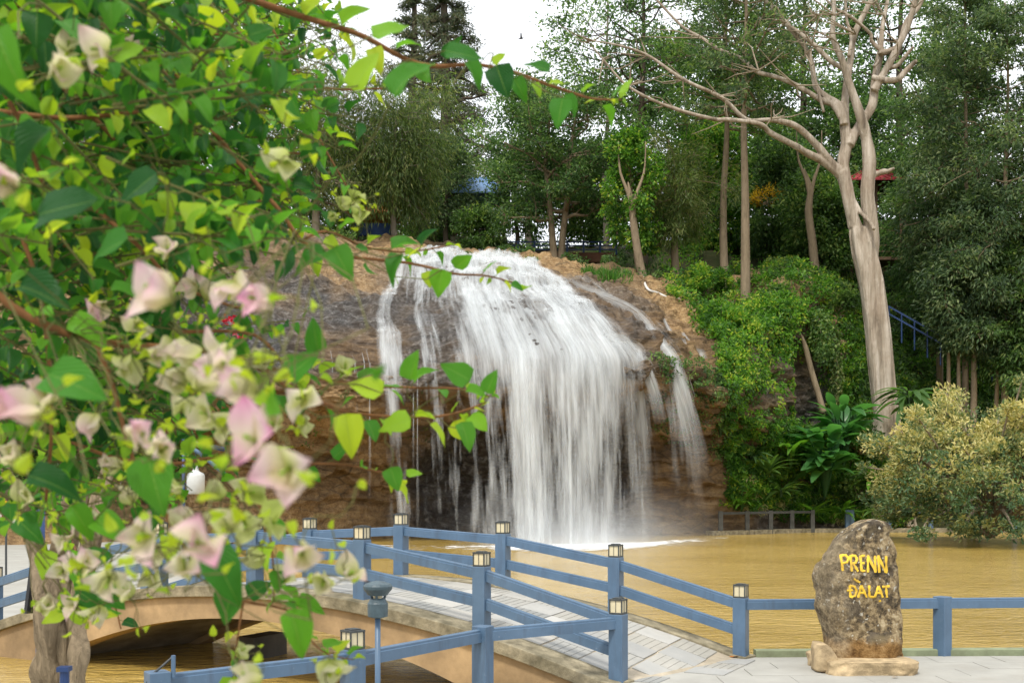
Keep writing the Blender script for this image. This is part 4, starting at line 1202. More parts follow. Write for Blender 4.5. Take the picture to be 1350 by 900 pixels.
T("weeping_tree", "twiggy brown-olive tree with bare hanging branchlets behind the bougainvillea's edge", 415, 84, 70, 118, 'leaf_olive', 'twig_grey', 18, cs=.3, limbs=40, subs=9, per=26, rc=1.3, flat=1.3, L=.45, ar=.14, droop=1.1, elev=.5, limb_droop=.5, env='umbrella', vbase=.55)
T("vine_clad_tree", "slanting trunk smothered in bright green creeper left of the sandy path", 842, 86, 165, 40, 'leaf_bright', 'bark_tan', 19, cs=.25, limbs=26, subs=5, per=44, rc=.9, flat=.9, L=.3, ar=.6, droop=.4, lean=-.35, vbase=.4, r0=.3)
T("weeping_tree", "light olive feathery tree with a twisted brown trunk in front of the tall pines", 890, 88, 205, 72, 'leaf_olive', 'bark_tan', 20, cs=.45, limbs=30, subs=7, per=50, rc=1.1, flat=1.1, L=.45, ar=.13, droop=.8, elev=.5, limb_droop=.45, env='umbrella', vbase=.6, r0=.38)
T("tall_tree", "tall tree with dark straight trunk just right of the sky gap", 845, 96, -90, 118, 'leaf_dark', 'bark_dark', 21, cs=.52, limbs=34, subs=6, per=40, rc=1.3, L=.36, elev=.3, r0=.46, sparse=.8)
T("tall_tree", "slim grey tree whose long leafy boughs reach left over the white sky", 800, 104, -60, 118, 'leaf_mid', 'bark_grey', 22, cs=.5, limbs=20, subs=6, per=34, rc=1.4, L=.36, elev=.15, r0=.3, sparse=.7)
T("tall_tree", "slender tan trunk with thin high crown, left of the pair before the pale tree", 955, 88, -70, 96, 'leaf_mid', 'bark_tan', 23, cs=.55, limbs=30, subs=6, per=38, rc=1.2, L=.34, elev=.3, r0=.36, sparse=.85)
T("tall_tree", "slender pale brown trunk, right one of the pair before the pale bare tree", 984, 82, -90, 112, 'leaf_grey', 'bark_tan', 24, cs=.58, limbs=30, subs=6, per=40, rc=1.2, L=.34, elev=.3, r0=.38, sparse=.85)
# --- dense woods behind and right
BACK = [(905,116,60,96,'leaf_dark',"dark bushy tree in the wood behind the feathery olive tree"),(1000,112,70,96,'leaf_mid',"mid green tree filling the wood between the slender trunks"),
 (1060,118,-60,120,'leaf_dark',"very tall dark tree behind the pale tree's left boughs"),(1118,106,120,74,'leaf_dark',"dark low tree right behind the pale tree's fork"),
 (1190,110,-80,116,'leaf_dark',"very tall dark tree behind the pale tree's right boughs"),(1245,98,40,96,'leaf_dark',"deep green tree between the pale tree and the right-hand grove"),
 (940,104,170,62,'leaf_bright',"fresh green understorey tree behind the slender trunk pair"),(1040,98,190,62,'leaf_dark',"dark understorey tree left of the small bare trunk"),
 (1085,94,240,48,'leaf_mid',"small leafy tree behind the small bare trunk"),(780,112,200,70,'leaf_mid',"mid green tree behind the creeper-covered trunk")]
for i, (px, Yb, tp, R, m_, lab) in enumerate(BACK):
    T("forest_tree", lab, px, Yb, tp, R, m_, 'bark_dark', 40+i, cs=.12, limbs=36, subs=6, per=44, rc=1.5, flat=.7, L=.42, ar=.45, elev=.35)
RIGHT = [(1285,84,-60,98,'leaf_grey',"grey-green layered tree right of the pale tree reaching the top of the picture",.35),(1350,78,-80,104,'leaf_grey',"large grey-green tree at the top right corner",.35),
 (1235,90,150,72,'leaf_dark',"dark drooping tree behind the two thin right-hand trunks",.3),(1300,80,215,70,'leaf_grey',"lower grey-green tree with pale sprays above the two thin trunks",.45),
 (1365,74,240,72,'leaf_mid',"brighter green low tree at the right edge above the golden shrub",.4),(1420,82,-40,110,'leaf_dark',"dark tree cut by the right edge of the picture",.2)]
for i, (px, Yb, tp, R, m_, lab, cs) in enumerate(RIGHT):
    T("evergreen_tree", lab, px, Yb, tp, R, m_, 'bark_tan', 60+i, cs=cs, limbs=46, subs=7, per=48, rc=1.25, flat=.55, L=.4, ar=.32, droop=.55, elev=.3, limb_droop=.25, r0=.3, wig=.15)
for i, (px, Yb, tp, lab) in enumerate([(1255,82,330,"thin brown trunk, left of the pair on the slope right of the pale tree"),(1271,80,330,"thin brown trunk, right of the pair on the slope right of the pale tree"),(1341,76,330,"thin brown trunk at the right edge above the golden shrub")]):
    T("slim_tree", lab, px, Yb, tp, 26, 'leaf_grey', 'bark_tan', 70+i, cs=.7, limbs=14, subs=4, per=36, rc=.8, L=.34, ar=.32, droop=.5, r0=.24, wig=.1)
LEFT = [(60,72,-60,150,'leaf_mid',"big leafy tree far behind the bougainvillea at the upper left corner"),(190,84,-20,130,'leaf_dark',"dark tree behind the upper bougainvillea branches"),
 (300,92,-50,110,'leaf_mid',"tall thin-crowned tree left of the drooping brown-olive tree"),(120,66,250,110,'leaf_bright',"bright low tree behind the pink blossoms at left"),(-60,64,120,120,'leaf_dark',"dark tree beyond the left edge")]
for i, (px, Yb, tp, R, m_, lab) in enumerate(LEFT):
    T("bank_tree", lab, px, Yb, tp, R, m_, 'bark_grey', 80+i, cs=.3, limbs=30, subs=6, per=36, rc=1.4, L=.4, elev=.4, sparse=.75)

T("forest_tree", "low dark bushy tree on the plateau left of the falls", 345, 94, 215, 62, 'leaf_dark', 'bark_dark', 95, cs=.05, limbs=30, subs=6, per=44, rc=1.3, L=.36)
T("forest_tree", "dark bushy tree behind the drooping olive tree at the head of the falls", 450, 100, 190, 80, 'leaf_dark', 'bark_dark', 96, cs=.05, limbs=34, subs=6, per=44, rc=1.4, L=.38)
T("forest_tree", "mid green low tree behind the head of the falls", 565, 110, 215, 60, 'leaf_mid', 'bark_dark', 97, cs=.08, limbs=26, subs=6, per=44, rc=1.3, L=.36)
T("forest_tree", "dark low tree far left on the plateau behind the bougainvillea", 235, 92, 230, 62, 'leaf_mid', 'bark_dark', 98, cs=.05, limbs=26, subs=6, per=44, rc=1.3, L=.36)
# --- the pale bare tree
YT = 79.0
def limb(pts, radii, dY=0.0, n=10, seed=0):
    rng = np.random.default_rng(seed)
    m = len(pts); P = np.array([at(px, py, YT+dY*i/(m-1)) for i, (px, py) in enumerate(pts)])
    P[1:-1] += rng.normal(size=(m-2, 3))*.08
    N = max(10, 5*m); S = spline(P, N)
    R = np.interp(np.linspace(0, m-1, N), np.arange(m), radii)*YT/FPX*.74
    R = R*(1+.07*vnoise(S*.9, seed)+.05*vnoise(S*2.3, seed+3))
    return S, R
b = at(1163, 560, YT)
PT = empty("bare_tree", tuple(b), "tall pale smooth-barked tree, nearly leafless, with forking boughs on the right bank", "tree")
# fluted trunk, fused with the thick boughs
THICK = MB()
def trunk_mesh(pts, rad, lobes, seed, n=28):
    m = len(pts); P = spline(np.array([at(x, y, YT) for x, y in pts]), 60)
    R = np.interp(np.linspace(0, m-1, 60), np.arange(m), rad)*YT/FPX
    th = np.arange(n)*2*math.pi/n; V = []
    for i in range(60):
        f = i/59
        lob = 1+.24*(1-f*.5)*np.cos(lobes*th+f*1.6+.4)+.10*np.cos(5*th-f*2)+.05*np.cos(9*th+f*3)
        V.append(np.stack([P[i, 0]+R[i]*lob*np.cos(th), P[i, 1]+R[i]*lob*np.sin(th), np.full(n, P[i, 2])], 1))
    V = np.concatenate(V); V += (.05*fbm(V*.9, 3, seed))[:, None]*np.array([1, 1, .2])
    F = [(j*n+i, j*n+(i+1) % n, (j+1)*n+(i+1) % n, (j+1)*n+i) for j in range(59) for i in range(n)]
    F += [tuple(range(n))[::-1], tuple(59*n+k for k in range(n))]
    THICK.put(V, F)
trunk_mesh([(1167,585),(1166,545),(1161,500),(1157,450),(1151,400),(1145,360),(1138,330),(1131,300)], [19,15,15.5,16,16.2,16.5,15.5,10], 3, 5)
LIMBS = [
 ([(1141,350),(1131,310),(1122,280),(1114,245),(1108,226)], [12,11,11,11,9.5], 0, 'a'),
 ([(1126,300),(1116,245),(1114,215),(1117,190),(1113,160),(1116,120),(1120,80),(1128,45),(1150,0),(1165,-40)], [11,11,10.5,10,8.5,7,6.2,5.8,5,4], .6, 'b'),
 ([(1146,355),(1149,310),(1148,260),(1147,215),(1143,180),(1134,152),(1122,115),(1109,80),(1098,50),(1101,20),(1099,-40)], [14,13,12,11.5,10,8.4,7,6,5,4.3,3], -1.2, 'c'),
 ([(1113,165),(1103,142),(1090,128),(1078,112),(1062,72),(1036,30),(1003,-5)], [7.5,6.5,6,5.5,4.5,4,3], 2, 'f'),
 ([(1120,192),(1134,168),(1148,140),(1155,100),(1162,65)], [9,8.5,8.5,7.5,6.5], .8, 'g'),
 ([(1161,72),(1164,35),(1170,0),(1172,-40)], [5,4,3.5,3], 1.2, 'h'),
 ([(1162,70),(1183,56),(1196,30),(1210,10),(1225,-20)], [5.5,5,4.8,4.5,4], .8, 'i'),
 ([(1152,120),(1168,92),(1182,66),(1197,35),(1208,0),(1215,-30)], [7.5,7,6,5.5,5,4], -.8, 'j'),
 ([(1150,102),(1166,104),(1182,106),(1196,95),(1208,80)], [5.5,5.2,5.5,5,3.8], -1.0, 'k'),
 ([(1172,90),(1184,84),(1194,72),(1204,62)], [4.5,4,3.5,2], -1, 'l'),
 ([(1108,228),(1092,208),(1078,194),(1060,176),(1044,163),(1017,157),(987,155),(962,136),(947,127),(900,105),(853,74),(818,62),(783,54)], [8,7.5,7,6,5.5,4.5,4,3.8,3.5,3,2.4,1.8,1], -3, 'm'),
 ([(1108,232),(1085,214),(1062,200),(1048,194),(1020,175),(1000,163),(960,157),(939,155),(880,138),(830,113),(795,78)], [7.5,7,6.5,6,5,4.2,3.8,3.4,2.8,2.2,1.2], -4, 'n'),
 ([(1109,155),(1098,138),(1083,130),(1050,113),(1020,102),(1000,93),(975,78),(950,67),(925,50),(900,35),(861,-5)], [6,5.5,5,4.5,4,4,3.6,3.2,2.8,2.4,1.8], 1.5, 'o'),
 ([(1150,232),(1160,229),(1170,226),(1179,222)], [5,5,4,2.4], -.6, 'p'),
 ([(1112,90),(1095,80),(1078,62),(1058,48),(1040,28),(1012,0),(1000,-20)], [5,4.6,4.2,4,3.8,3.4,3], 2, 'q'),
 ([(1119,75),(1124,50),(1117,25),(1114,-20)], [3.5,3,2.6,2], 1, 'r'),
 ([(1160,66),(1150,55),(1146,42),(1120,20),(1100,8),(1082,-10)], [4,3.4,3,2.6,2.2,1.8], -1, 's'),
 ([(1152,88),(1158,75),(1156,45)], [2.6,2.2,1], .5, 't'),
 ([(1086,148),(1071,90),(1069,62)], [2.5,2,1.2], 1, 'u'),
 ([(1126,262),(1136,280),(1148,290),(1152,302)], [2.5,3.5,3.5,3], -1.5, 'v'),
 ([(1180,80),(1186,70),(1182,50)], [2.2,1.6,.8], 0, 'w'),
 ([(1040,165),(1022,150),(1020,145)], [2.4,1.8,1], 0, 'x'),
]
for i, (pts, rad, dy, _) in enumerate(LIMBS):
    S, R = limb(pts, rad, dy, seed=i)
    k = int((R > 2.3*YT/FPX).sum())
    if k > 6:
        thick = slice(0, k); THICK.tube(np.concatenate([S[thick], S[k-1:k]+(S[k-1:k]-S[k-2:k-1])*.6]), np.concatenate([R[thick], R[k-1:k]*.4]), 12)
        S, R = S[max(0, k-3):], R[max(0, k-3):]*.98
    if len(S) > 5:
        mb = MB(); mb.tube(np.concatenate([S, S[-1:]+(S[-1:]-S[-2:-1])*.4]), np.concatenate([R, R[-1:]*.3]), 9); mb.build("limb", M['bark_pale'], PT, smooth=True)
o = THICK.build("trunk", M['bark_pale'], PT, smooth=True)
m_ = o.modifiers.new("fuse", 'REMESH'); m_.mode = 'VOXEL'; m_.voxel_size = .06; m_.use_smooth_shade = True
m_ = o.modifiers.new("soften", 'SMOOTH'); m_.iterations = 3; m_.factor = .5
rng = np.random.default_rng(5)
for i, (x, y) in enumerate([(900,105),(853,74),(960,157),(880,138),(830,113),(925,50),(1000,93),(947,127),(1036,30),(1183,56),(1101,20),(783,54),(795,78),(1165,20),(1150,5),(1206,10),(1062,72),(1050,113),(1128,45),(1096,50),(1017,157),(1070,60),(1078,20)]):
    for k in range(5):
        a = at(x, y, YT-2); e = a+np.array([rng.normal()*1.6-.4, rng.normal()*.8, rng.normal()*1.0+.3])
        tw = MB(); tw.tube(np.array([a, (a+e)/2+rng.normal(size=3)*.2, e]), [.06, .04, .015], 5); tw.build("twig", M['twig_grey'], PT)

# small bare trunks
for lab, pts, rad, Yb in (("small bare forked trunk in the wood left of the pale tree", [(1076,372),(1071,320),(1066,280),(1068,250),(1060,222)], [6,5.5,5,4,2], 90),
                          ("leaning brown trunk on the sandy path left of the creeper tree", [(849,372),(842,340),(836,300),(833,270),(828,240)], [6,5.5,5,4.5,3], 84),
                          ("old broken trunk leaning across the dark rock recess", [(1086,545),(1079,520),(1070,490),(1062,458),(1056,440)], [4.5,4,4,3.4,2.4], 78.5),
                          ("thick grey twin trunk base at the far end of the back footbridge", [(866,330),(868,300),(866,270),(862,240)], [5,5,5,4], 90)):
    P = spline(np.array([at(x, y, Yb) for x, y in pts]), 20)
    root = empty("dead_tree", tuple(P[0]), lab, "tree")
    mb = MB(); mb.tube(P, np.interp(np.linspace(0, 1, 20), np.linspace(0, 1, len(rad)), rad[:-1]+[.6])*Yb/FPX, 10); mb.build("trunk", M['bark_tan'], root, smooth=True)
    a = P[13]
    for sx in (() if 'recess' in lab else (-1, 1)):
        mb = MB(); mb.tube(spline(np.array([a-[0,0,.3], a+[sx*.3,0,1.2], a+[sx*.9,.2,3.0], a+[sx*1.0,.3,5.2]]), 12), np.linspace(.2, .03, 12), 7); mb.build("limb", M['bark_tan'], root, smooth=True)

# --- ground cover on the right slope and along the foot
def cover(name, spots, mat, per, rc, L, ar, droop, seed, flat=.7, vbase=.45, lift=.25):
    rng = np.random.default_rng(seed); pts = np.array(spots)+np.array([0, 0, lift])
    C, A, LL, _, v = clumps(pts, rng, per, rc, flat, L, ar, droop, vbase=vbase)
    A[:, 2] += .2
    V, F, va = leaf_cloud(C, A, LL, LL*ar, v, rng)
    return tag(add(name, V, F, M[mat], attrs={"v": va}), kind="stuff")
rng = np.random.default_rng(3)
def scatter(n, px0, px1, r0, r1, rng, lift=.3, keep=None):
    px = rng.uniform(px0, px1, n); r = rng.uniform(r0, r1, n); P, nn = surf(px, r, lift)
    if keep is not None:
        sx = 675+P[:, 0]/P[:, 1]*FPX; sy = 640-(P[:, 2]-CAM_H)/P[:, 1]*FPX
        P = P[keep(sx, sy, rng.uniform(size=n))]
    return P
kp = lambda x, y, u: (y > 330) & ((x > 985) | (y < 300+.62*(x-760)) & (x > 905)) 
cover("undergrowth", scatter(1900, 880, 1420, 3.2, 7.6, rng, .3, lambda x, y, u: ((x > 958) | (y < 400+(x-885)*.75)) & ~((x>985)&(x<1110)&(y>445)&(y<560)) & (u < .9)), 'leaf_bright', 46, .75, .3, .5, .2, 5)
cover("undergrowth", scatter(1100, 1000, 1500, .9, 7.0, rng, .25, lambda x, y, u: ~((x>1000)&(x<1120)&(y>440)&(y<565)) & (u < .9)), 'leaf_mid', 44, .7, .32, .45, .3, 6)
cover("undergrowth", scatter(500, 1120, 1500, 3.0, 7.5, rng, .6), 'leaf_dark', 60, 1.2, .42, .4, .3, 7)
cover("bank_plants", scatter(700, 962, 1190, .75, 2.6, rng, .35), 'leaf_bright', 44, .55, .36, .35, .2, 8, vbase=.4)
cover("cliff_plants", scatter(420, 855, 1000, 1.7, 3.6, rng, .15, lambda x, y, u: (y > 455) & (y < 620) & ((x > 940) | (u < .5))), 'leaf_dark', 26, .4, .2, .5, .5, 9)
cover("cliff_plants", scatter(60, 300, 560, 2.0, 3.0, rng, .1), 'leaf_mid', 18, .3, .18, .4, .5, 10)
cover("ridge_plants", scatter(300, 600, 900, 6.5, 8.2, rng, .2, lambda x, y, u: (x > 790) | (u < .35)), 'leaf_dark', 36, .55, .3, .4, .2, 11)
cover("ridge_plants", scatter(420, -300, 470, 6.6, 8.4, rng, .25), 'leaf_mid', 40, .7, .34, .4, .2, 12)
cover("bank_plants", scatter(260, -300, 250, .8, 3.0, rng, .3), 'leaf_mid', 40, .6, .3, .45, .2, 14)

def hang(spots, name, lab, mat, seed, wid=.35, per=34):
    rng = np.random.default_rng(seed); P0 = [at(*q) for q in spots]
    root = empty(name, tuple(P0[0]), lab, "creeper")
    P = spline(np.array(P0), 26); mb = MB(); mb.tube(P, .05, 5); mb.build("stem", M['twig_grey'], root)
    C, A, LL, _, v = clumps(P, rng, per, wid, 1.2, .24, .7, 1.0, vbase=.5)
    V, F, va = leaf_cloud(C, A, LL, LL*.7, v, rng); add("leaves", V, F, M[mat], root, attrs={"v": va})
hang([(1012,430,77),(1014,480,76.3),(1011,530,76),(1012,575,76),(1010,600,76)], "hanging_creeper", "long green creeper curtain hanging down the cliff corner beside the dark recess", 'leaf_bright', 1, .7, 52)
hang([(1040,450,77.5),(1043,500,77),(1042,545,77),(1044,570,77)], "hanging_creeper", "narrow green creeper tassel hanging in the middle of the dark recess", 'leaf_bright', 2, .32, 40)
hang([(985,470,74.5),(990,510,74),(995,545,74)], "hanging_creeper", "short yellowish creeper on the brown rock right of the last strand", 'leaf_olive', 3, .5, 40)
hang([(1100,440,79),(1104,490,78.6),(1102,530,78.6)], "hanging_creeper", "sparse yellow-green creeper right of the dark recess", 'leaf_olive', 4, .4, 34)
hang([(1030,420,78),(1034,450,77.4),(1028,480,77)], "hanging_creeper", "bushy pale yellow-green creeper overhanging the top of the recess", 'leaf_bright', 5, .9, 60)
hang([(1080,420,79),(1084,450,78.6),(1088,470,78.4)], "hanging_creeper", "dark leafy creeper overhanging the right end of the recess", 'leaf_mid', 6, .9, 60)

def shrub(name, lab, c, rad, mat, seed, n=60, per=50, L=.28, ar=.45, droop=.15, rc=.6, cat="shrub", zs=.8, stems='twig_grey', vb=.45):
    rng = np.random.default_rng(seed); c = np.array(c, float)
    root = empty(name, tuple(c), lab, cat)
    d = norm(rng.normal(size=(n, 3))); d[:, 2] = np.abs(d[:, 2])*1.2-.1
    t = c+np.array([0, 0, rad*.25])+d*rad*np.array([1, 1, zs])*(rng.uniform(.35, 1, n)**.6)[:, None]
    mb = MB()
    for k in range(0, n, 3): mb.tube(np.array([c, (c+t[k])/2+rng.normal(size=3)*rad*.06, t[k]]), [.03*rad, .02*rad, .008*rad], 5)
    mb.build("stems", M[stems], root)
    C, A, LL, _, v = clumps(t, rng, per, rc, .8, L, ar, droop, out_c=c, vbase=vb)
    V, F, va = leaf_cloud(C, A, LL, LL*ar, v, rng); add("leaves", V, F, M[mat], root, attrs={"v": va})
    return root
# golden shrub leaning over the water
c = np.array([(1306-675)*61/FPX, 61, -.4])
GS = empty("golden_shrub", tuple(c), "large pale golden-leaved shrub leaning over the pond at the right edge", "shrub")
rng = np.random.default_rng(21); tips = []; mb = MB()
for k in range(165):
    a = rng.uniform(0, 6.28); el = rng.uniform(-.25, 1.35)
    d = np.array([math.cos(a)*math.cos(el)*1.3, math.sin(a)*math.cos(el), math.sin(el)*1.0])
    ln = 6.9*rng.uniform(.5, 1.12); e = c+np.array([0, 0, 1.6])+d*ln
    e[0] = max(e[0], (1182-675)*61/FPX)
    if e[2] < -.2: e[2] = rng.uniform(-.1, .8)
    P = spline(np.array([c+[0,0,.3], c+np.array([0,0,1.6])+d*ln*.45+[0,0,.5], e]), 8); mb.tube(P, np.linspace(.14, .03, 8), 5, cap=False)
    tips += [P[-1], P[-2]+rng.normal(size=3)*.3, P[-3]+rng.normal(size=3)*.6]
mb.build("stems", M['twig_grey'], GS)
C, A, LL, _, v = clumps(np.array(tips), rng, 105, .78, .7, .26, .42, .1, out_c=c, vbase=.55)
v = np.clip(v-.12+np.clip((C[:, 2]-4.2)*.10, -.42, .2), 0, 1)   # tint runs from pale gold at the top to darker green near the water
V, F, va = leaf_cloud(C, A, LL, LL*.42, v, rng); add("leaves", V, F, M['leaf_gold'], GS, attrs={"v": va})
# other shrubs
SH = [("shrub", "rounded bright green bush hanging over the cliff edge right of the falls", 955, 425, 76, 2.0, 'leaf_bright'),("shrub", "yellow-green bush above the dark rock recess", 1030, 415, 79, 2.2, 'leaf_bright'),
 ("shrub", "leafy light green bush below the slender trunk pair", 930, 372, 84, 2.0, 'leaf_bright'),("shrub", "dense green bush left of the pale trunk", 1100, 400, 84, 2.2, 'leaf_mid'),
 ("shrub", "dark bush at the foot of the pale trunk", 1135, 580, 78.5, 1.6, 'leaf_mid'),("shrub", "dark shrub at the foot of the cliff corner beside the orange rock", 985, 640, 75.2, 1.4, 'leaf_dark'),
 ("shrub", "grassy green bush on the bank right of the broad-leaved plant", 1140, 640, 77.5, 1.6, 'leaf_mid')]
for i, (nm, lab, px, py, Yb, r, m_) in enumerate(SH): shrub(nm, lab, at(px, py+18, Yb), r, m_, 30+i, n=50, per=60, L=.3)
shrub("yellow_flower_bush", "yellow-flowering bush in the wood behind the slender trunks", at(1012, 270, 96), 1.6, 'flower_yellow', 51, n=26, per=26, L=.26)
def sp(px, py, lift=.2):
    return surf(np.array([px]), np.array([on_surface(px, py, .6, 7.5)]), lift)[0][0]
shrub("red_flower_bush", "small bush with red blossoms seen through the bougainvillea at left", sp(185, 352), 1.7, 'leaf_mid', 52, n=30, per=40, L=.2)
shrub("pink_flower_bush", "pink-flowered bush on the left bank behind the near blossoms", sp(205, 535), 1.9, 'leaf_mid', 53, n=40, per=40, L=.2)
def blossoms(root_lab, c, rad, mat, seed, n, name):
    rng = np.random.default_rng(seed); t = np.array(c)+norm(rng.normal(size=(n, 3)))*rad
    root = empty(name, tuple(c), root_lab, "blossom")
    C, A, LL, _, v = clumps(t, rng, 14, .3, 1, .2, .8, 0); V, F, va = leaf_cloud(C, A, LL, LL*.8, v, rng); add("petals", V, F, M[mat], root, attrs={"v": va})["kind"] = "stuff"
blossoms("cluster of red blossoms deep behind the bougainvillea leaves", sp(160, 338, 1.2), .9, 'flower_red', 54, 26, "red_blossom")
blossoms("cluster of pinkish red blossoms low behind the bougainvillea", sp(208, 505, .9), .9, 'flower_red', 55, 20, "red_blossom")
blossoms("loose red blossoms behind the pink-white bracts near the rock", sp(308, 440, .5), .7, 'flower_red', 56, 12, "red_blossom")
# grass tufts at the crest
for i, (lab, px, py, Yb, r) in enumerate([("upright green grass tuft on the crest beside the sandy path", 806, 385, 80, 1.1),("smaller grass tuft left of the big one on the crest", 777, 372, 81, .6),("low grass tuft beside the water on the crest", 700, 357, 82, .6)]):
    rng = np.random.default_rng(90+i); g = at(px, py, Yb); n = 500
    ba = g+rng.normal(size=(n, 3))*np.array([r*.5, r*.4, .15]); up = norm(np.array([0, 0, 1.0])+rng.normal(size=(n, 3))*.32)
    ln = r*rng.uniform(.9, 1.9, n); V, F, va = leaf_cloud(ba+up*ln[:, None]*.5, up, ln, .07, np.clip(.5+rng.normal(size=n)*.25, 0, 1), rng)
    tag(add("grass_tuft", V, F, M['grass'], origin=tuple(g), attrs={"v": va}), lab, "grass tuft")

# broad-leaved plants, palm-like and tree fern
def blade_mesh(name, L, W, mat, bend=.5, seg=7):
    V = []; F = []
    for i in range(seg+1):
        t = i/seg; w = W*(math.sin(math.pi*min(1, t*.92+.06))**.75)*.5
        x = L*t; z = L*(.25*t-bend*t*t)
        V += [(x, -w, z+.12*w), (x, 0, z-.1*w), (x, w, z+.12*w)]
    for i in range(seg):
        a = 3*i; F += [(a, a+1, a+4, a+3), (a+1, a+2, a+5, a+4)]
    vv = np.tile(.5, len(V))
    return make_mesh(name, V, F, mat, True, {"v": vv+np.random.default_rng(len(V)).normal(size=len(V))*.06})
def blade_plant(name, lab, c, n, L, W, seed, mat='leaf_big', bend=.55, el=(.2, 1.2), stem_h=.6, cat="plant"):
    rng = np.random.default_rng(seed); c = np.array(c); root = empty(name, tuple(c), lab, cat)
    ms = [blade_mesh("leaf", L*f, W*f, M[mat], bend*g) for f, g in ((1, 1), (.8, .8), (.9, 1.25))]
    st = MB()
    for k in range(n):
        a = rng.uniform(0, 6.28); e = rng.uniform(*el); h = stem_h*rng.uniform(.5, 1.4)
        p = c+np.array([math.cos(a)*h*.25, math.sin(a)*h*.25, h])
        o = bpy.data.objects.new("leaf", ms[k % 3]); link(o, root, p); o.rotation_euler = (rng.normal()*.25, -e, a); s = rng.uniform(.7, 1.15); o.scale = (s, s, s)
        st.tube(np.array([c, p]), [.06, .03], 5, cap=False)
    st.build("stems", M[mat], root)
blade_plant("broadleaf_plant", "large glossy broad-leaved plant at the foot of the dark rock recess", at(1088, 655, 75.2), 90, 2.1, .95, 1, stem_h=3.0, el=(-.1, 1.1))
blade_plant("broadleaf_plant", "second broad-leaved clump behind the first, nearer the pale trunk", at(1112, 615, 76.2), 50, 2.0, .8, 2, stem_h=2.8, el=(-.1, 1.1))
blade_plant("fern", "spreading pale green fern left of the broad-leaved plant", at(1042, 618, 75), 34, 2.4, .45, 3, 'leaf_bright', .6, (.1, .9), 1.2)
blade_plant("tree_fern", "feathery tree fern in front of the pale trunk's base", at(1200, 556, 75.5), 40, 2.0, .5, 4, 'leaf_dark', .75, (-.1, .5), 1.5)
blade_plant("spiky_plant", "small yellowish spiky plant on the bank above the grey railing", at(1022, 668, 76.5), 18, .8, .14, 5, 'leaf_bright', .3, (.3, 1.3), .25)
blade_plant("agave", "drooping long-leaved plant with dead fronds at the cliff foot", at(1010, 632, 76), 18, 1.5, .22, 6, 'leaf_olive', .9, (.1, .9), .7)

for k, (lab, px, py, Yf, n, L, mt) in enumerate([("light green fern at the cliff foot above the grey railing's left end", 978, 672, 72.6, 26, 1.3, 'leaf_bright'),
    ("drooping fern below the spreading pale fern", 1030, 655, 74.4, 26, 1.5, 'leaf_mid'),("pale fern clump on the bank behind the grey railing's right end", 1072, 684, 75.6, 24, 1.3, 'leaf_bright'),
    ("yellow-green fern clump on the bank behind the stone's left shoulder", 1110, 684, 76.0, 24, 1.3, 'leaf_bright'),("dark fern right of the orange rock face", 992, 612, 73.4, 26, 1.5, 'leaf_dark'),
    ("fern on the slope between the broad-leaved plant and the golden shrub", 1150, 640, 76.2, 28, 1.6, 'leaf_bright'),("small fern growing on the brown rock right of the last strand", 950, 575, 70.8, 18, .9, 'leaf_mid'),
    ("low fern at the waterline left of the far blue railing", 1155, 686, 76.0, 22, 1.1, 'leaf_mid'),("wide fern under the hanging creeper curtain", 1012, 632, 73.6, 30, 1.7, 'leaf_mid')]):
    blade_plant("fern", lab, at(px, py, Yf), n, L, L*.2, 200+k, mt, .7, (.0, 1.1), .5)
cover("wall_creeper", scatter(520, 945, 1140, 2.6, 5.2, np.random.default_rng(41), .2, lambda x, y, u: (u < .62) & ~((x > 1035) & (x < 1085) & (y > 470))), 'leaf_bright', 40, .5, .26, .55, .7, 43, flat=1.3)
cover("dry_grass", scatter(240, 975, 1200, .75, 1.3, np.random.default_rng(31), .15), 'leaf_gold', 26, .4, .5, .1, .6, 33, vbase=.6)
def fallen(px, py, Y, s, mat, lab, z):
    c = at(px, py, Y); c[2] = z
    V = np.array([(-.5,0,.0),(-.15,-.28,.05),(.2,-.24,.1),(.55,0,.04),(.2,.24,.02),(-.15,.28,.09),(0,0,.0)])*s+c
    tag(add("fallen_leaf", V, [(6,0,1),(6,1,2),(6,2,3),(6,3,4),(6,4,5),(6,5,0)], mat), lab, "fallen leaf")
fallen(968, 866, 17.2, .16, M['orange'], "small orange fallen leaf at the foot of the corner lantern post", .02)
fallen(1180, 893, 15.4, .10, M['bark_tan'], "small dry brown leaf on the paving in front of the plinth", .012)
# ------------------------------------------------------------------ the near bougainvillea
Yb = 8.0
base = at(78, 640+CAM_H*FPX/Yb, Yb)
BG = empty("bougainvillea", tuple(base), "large bougainvillea with a gnarled trunk, green leaves and pink-white bracts filling the left foreground", "flowering shrub")
rng = np.random.default_rng(77)
def px_r(w, Y): return w*Y/FPX
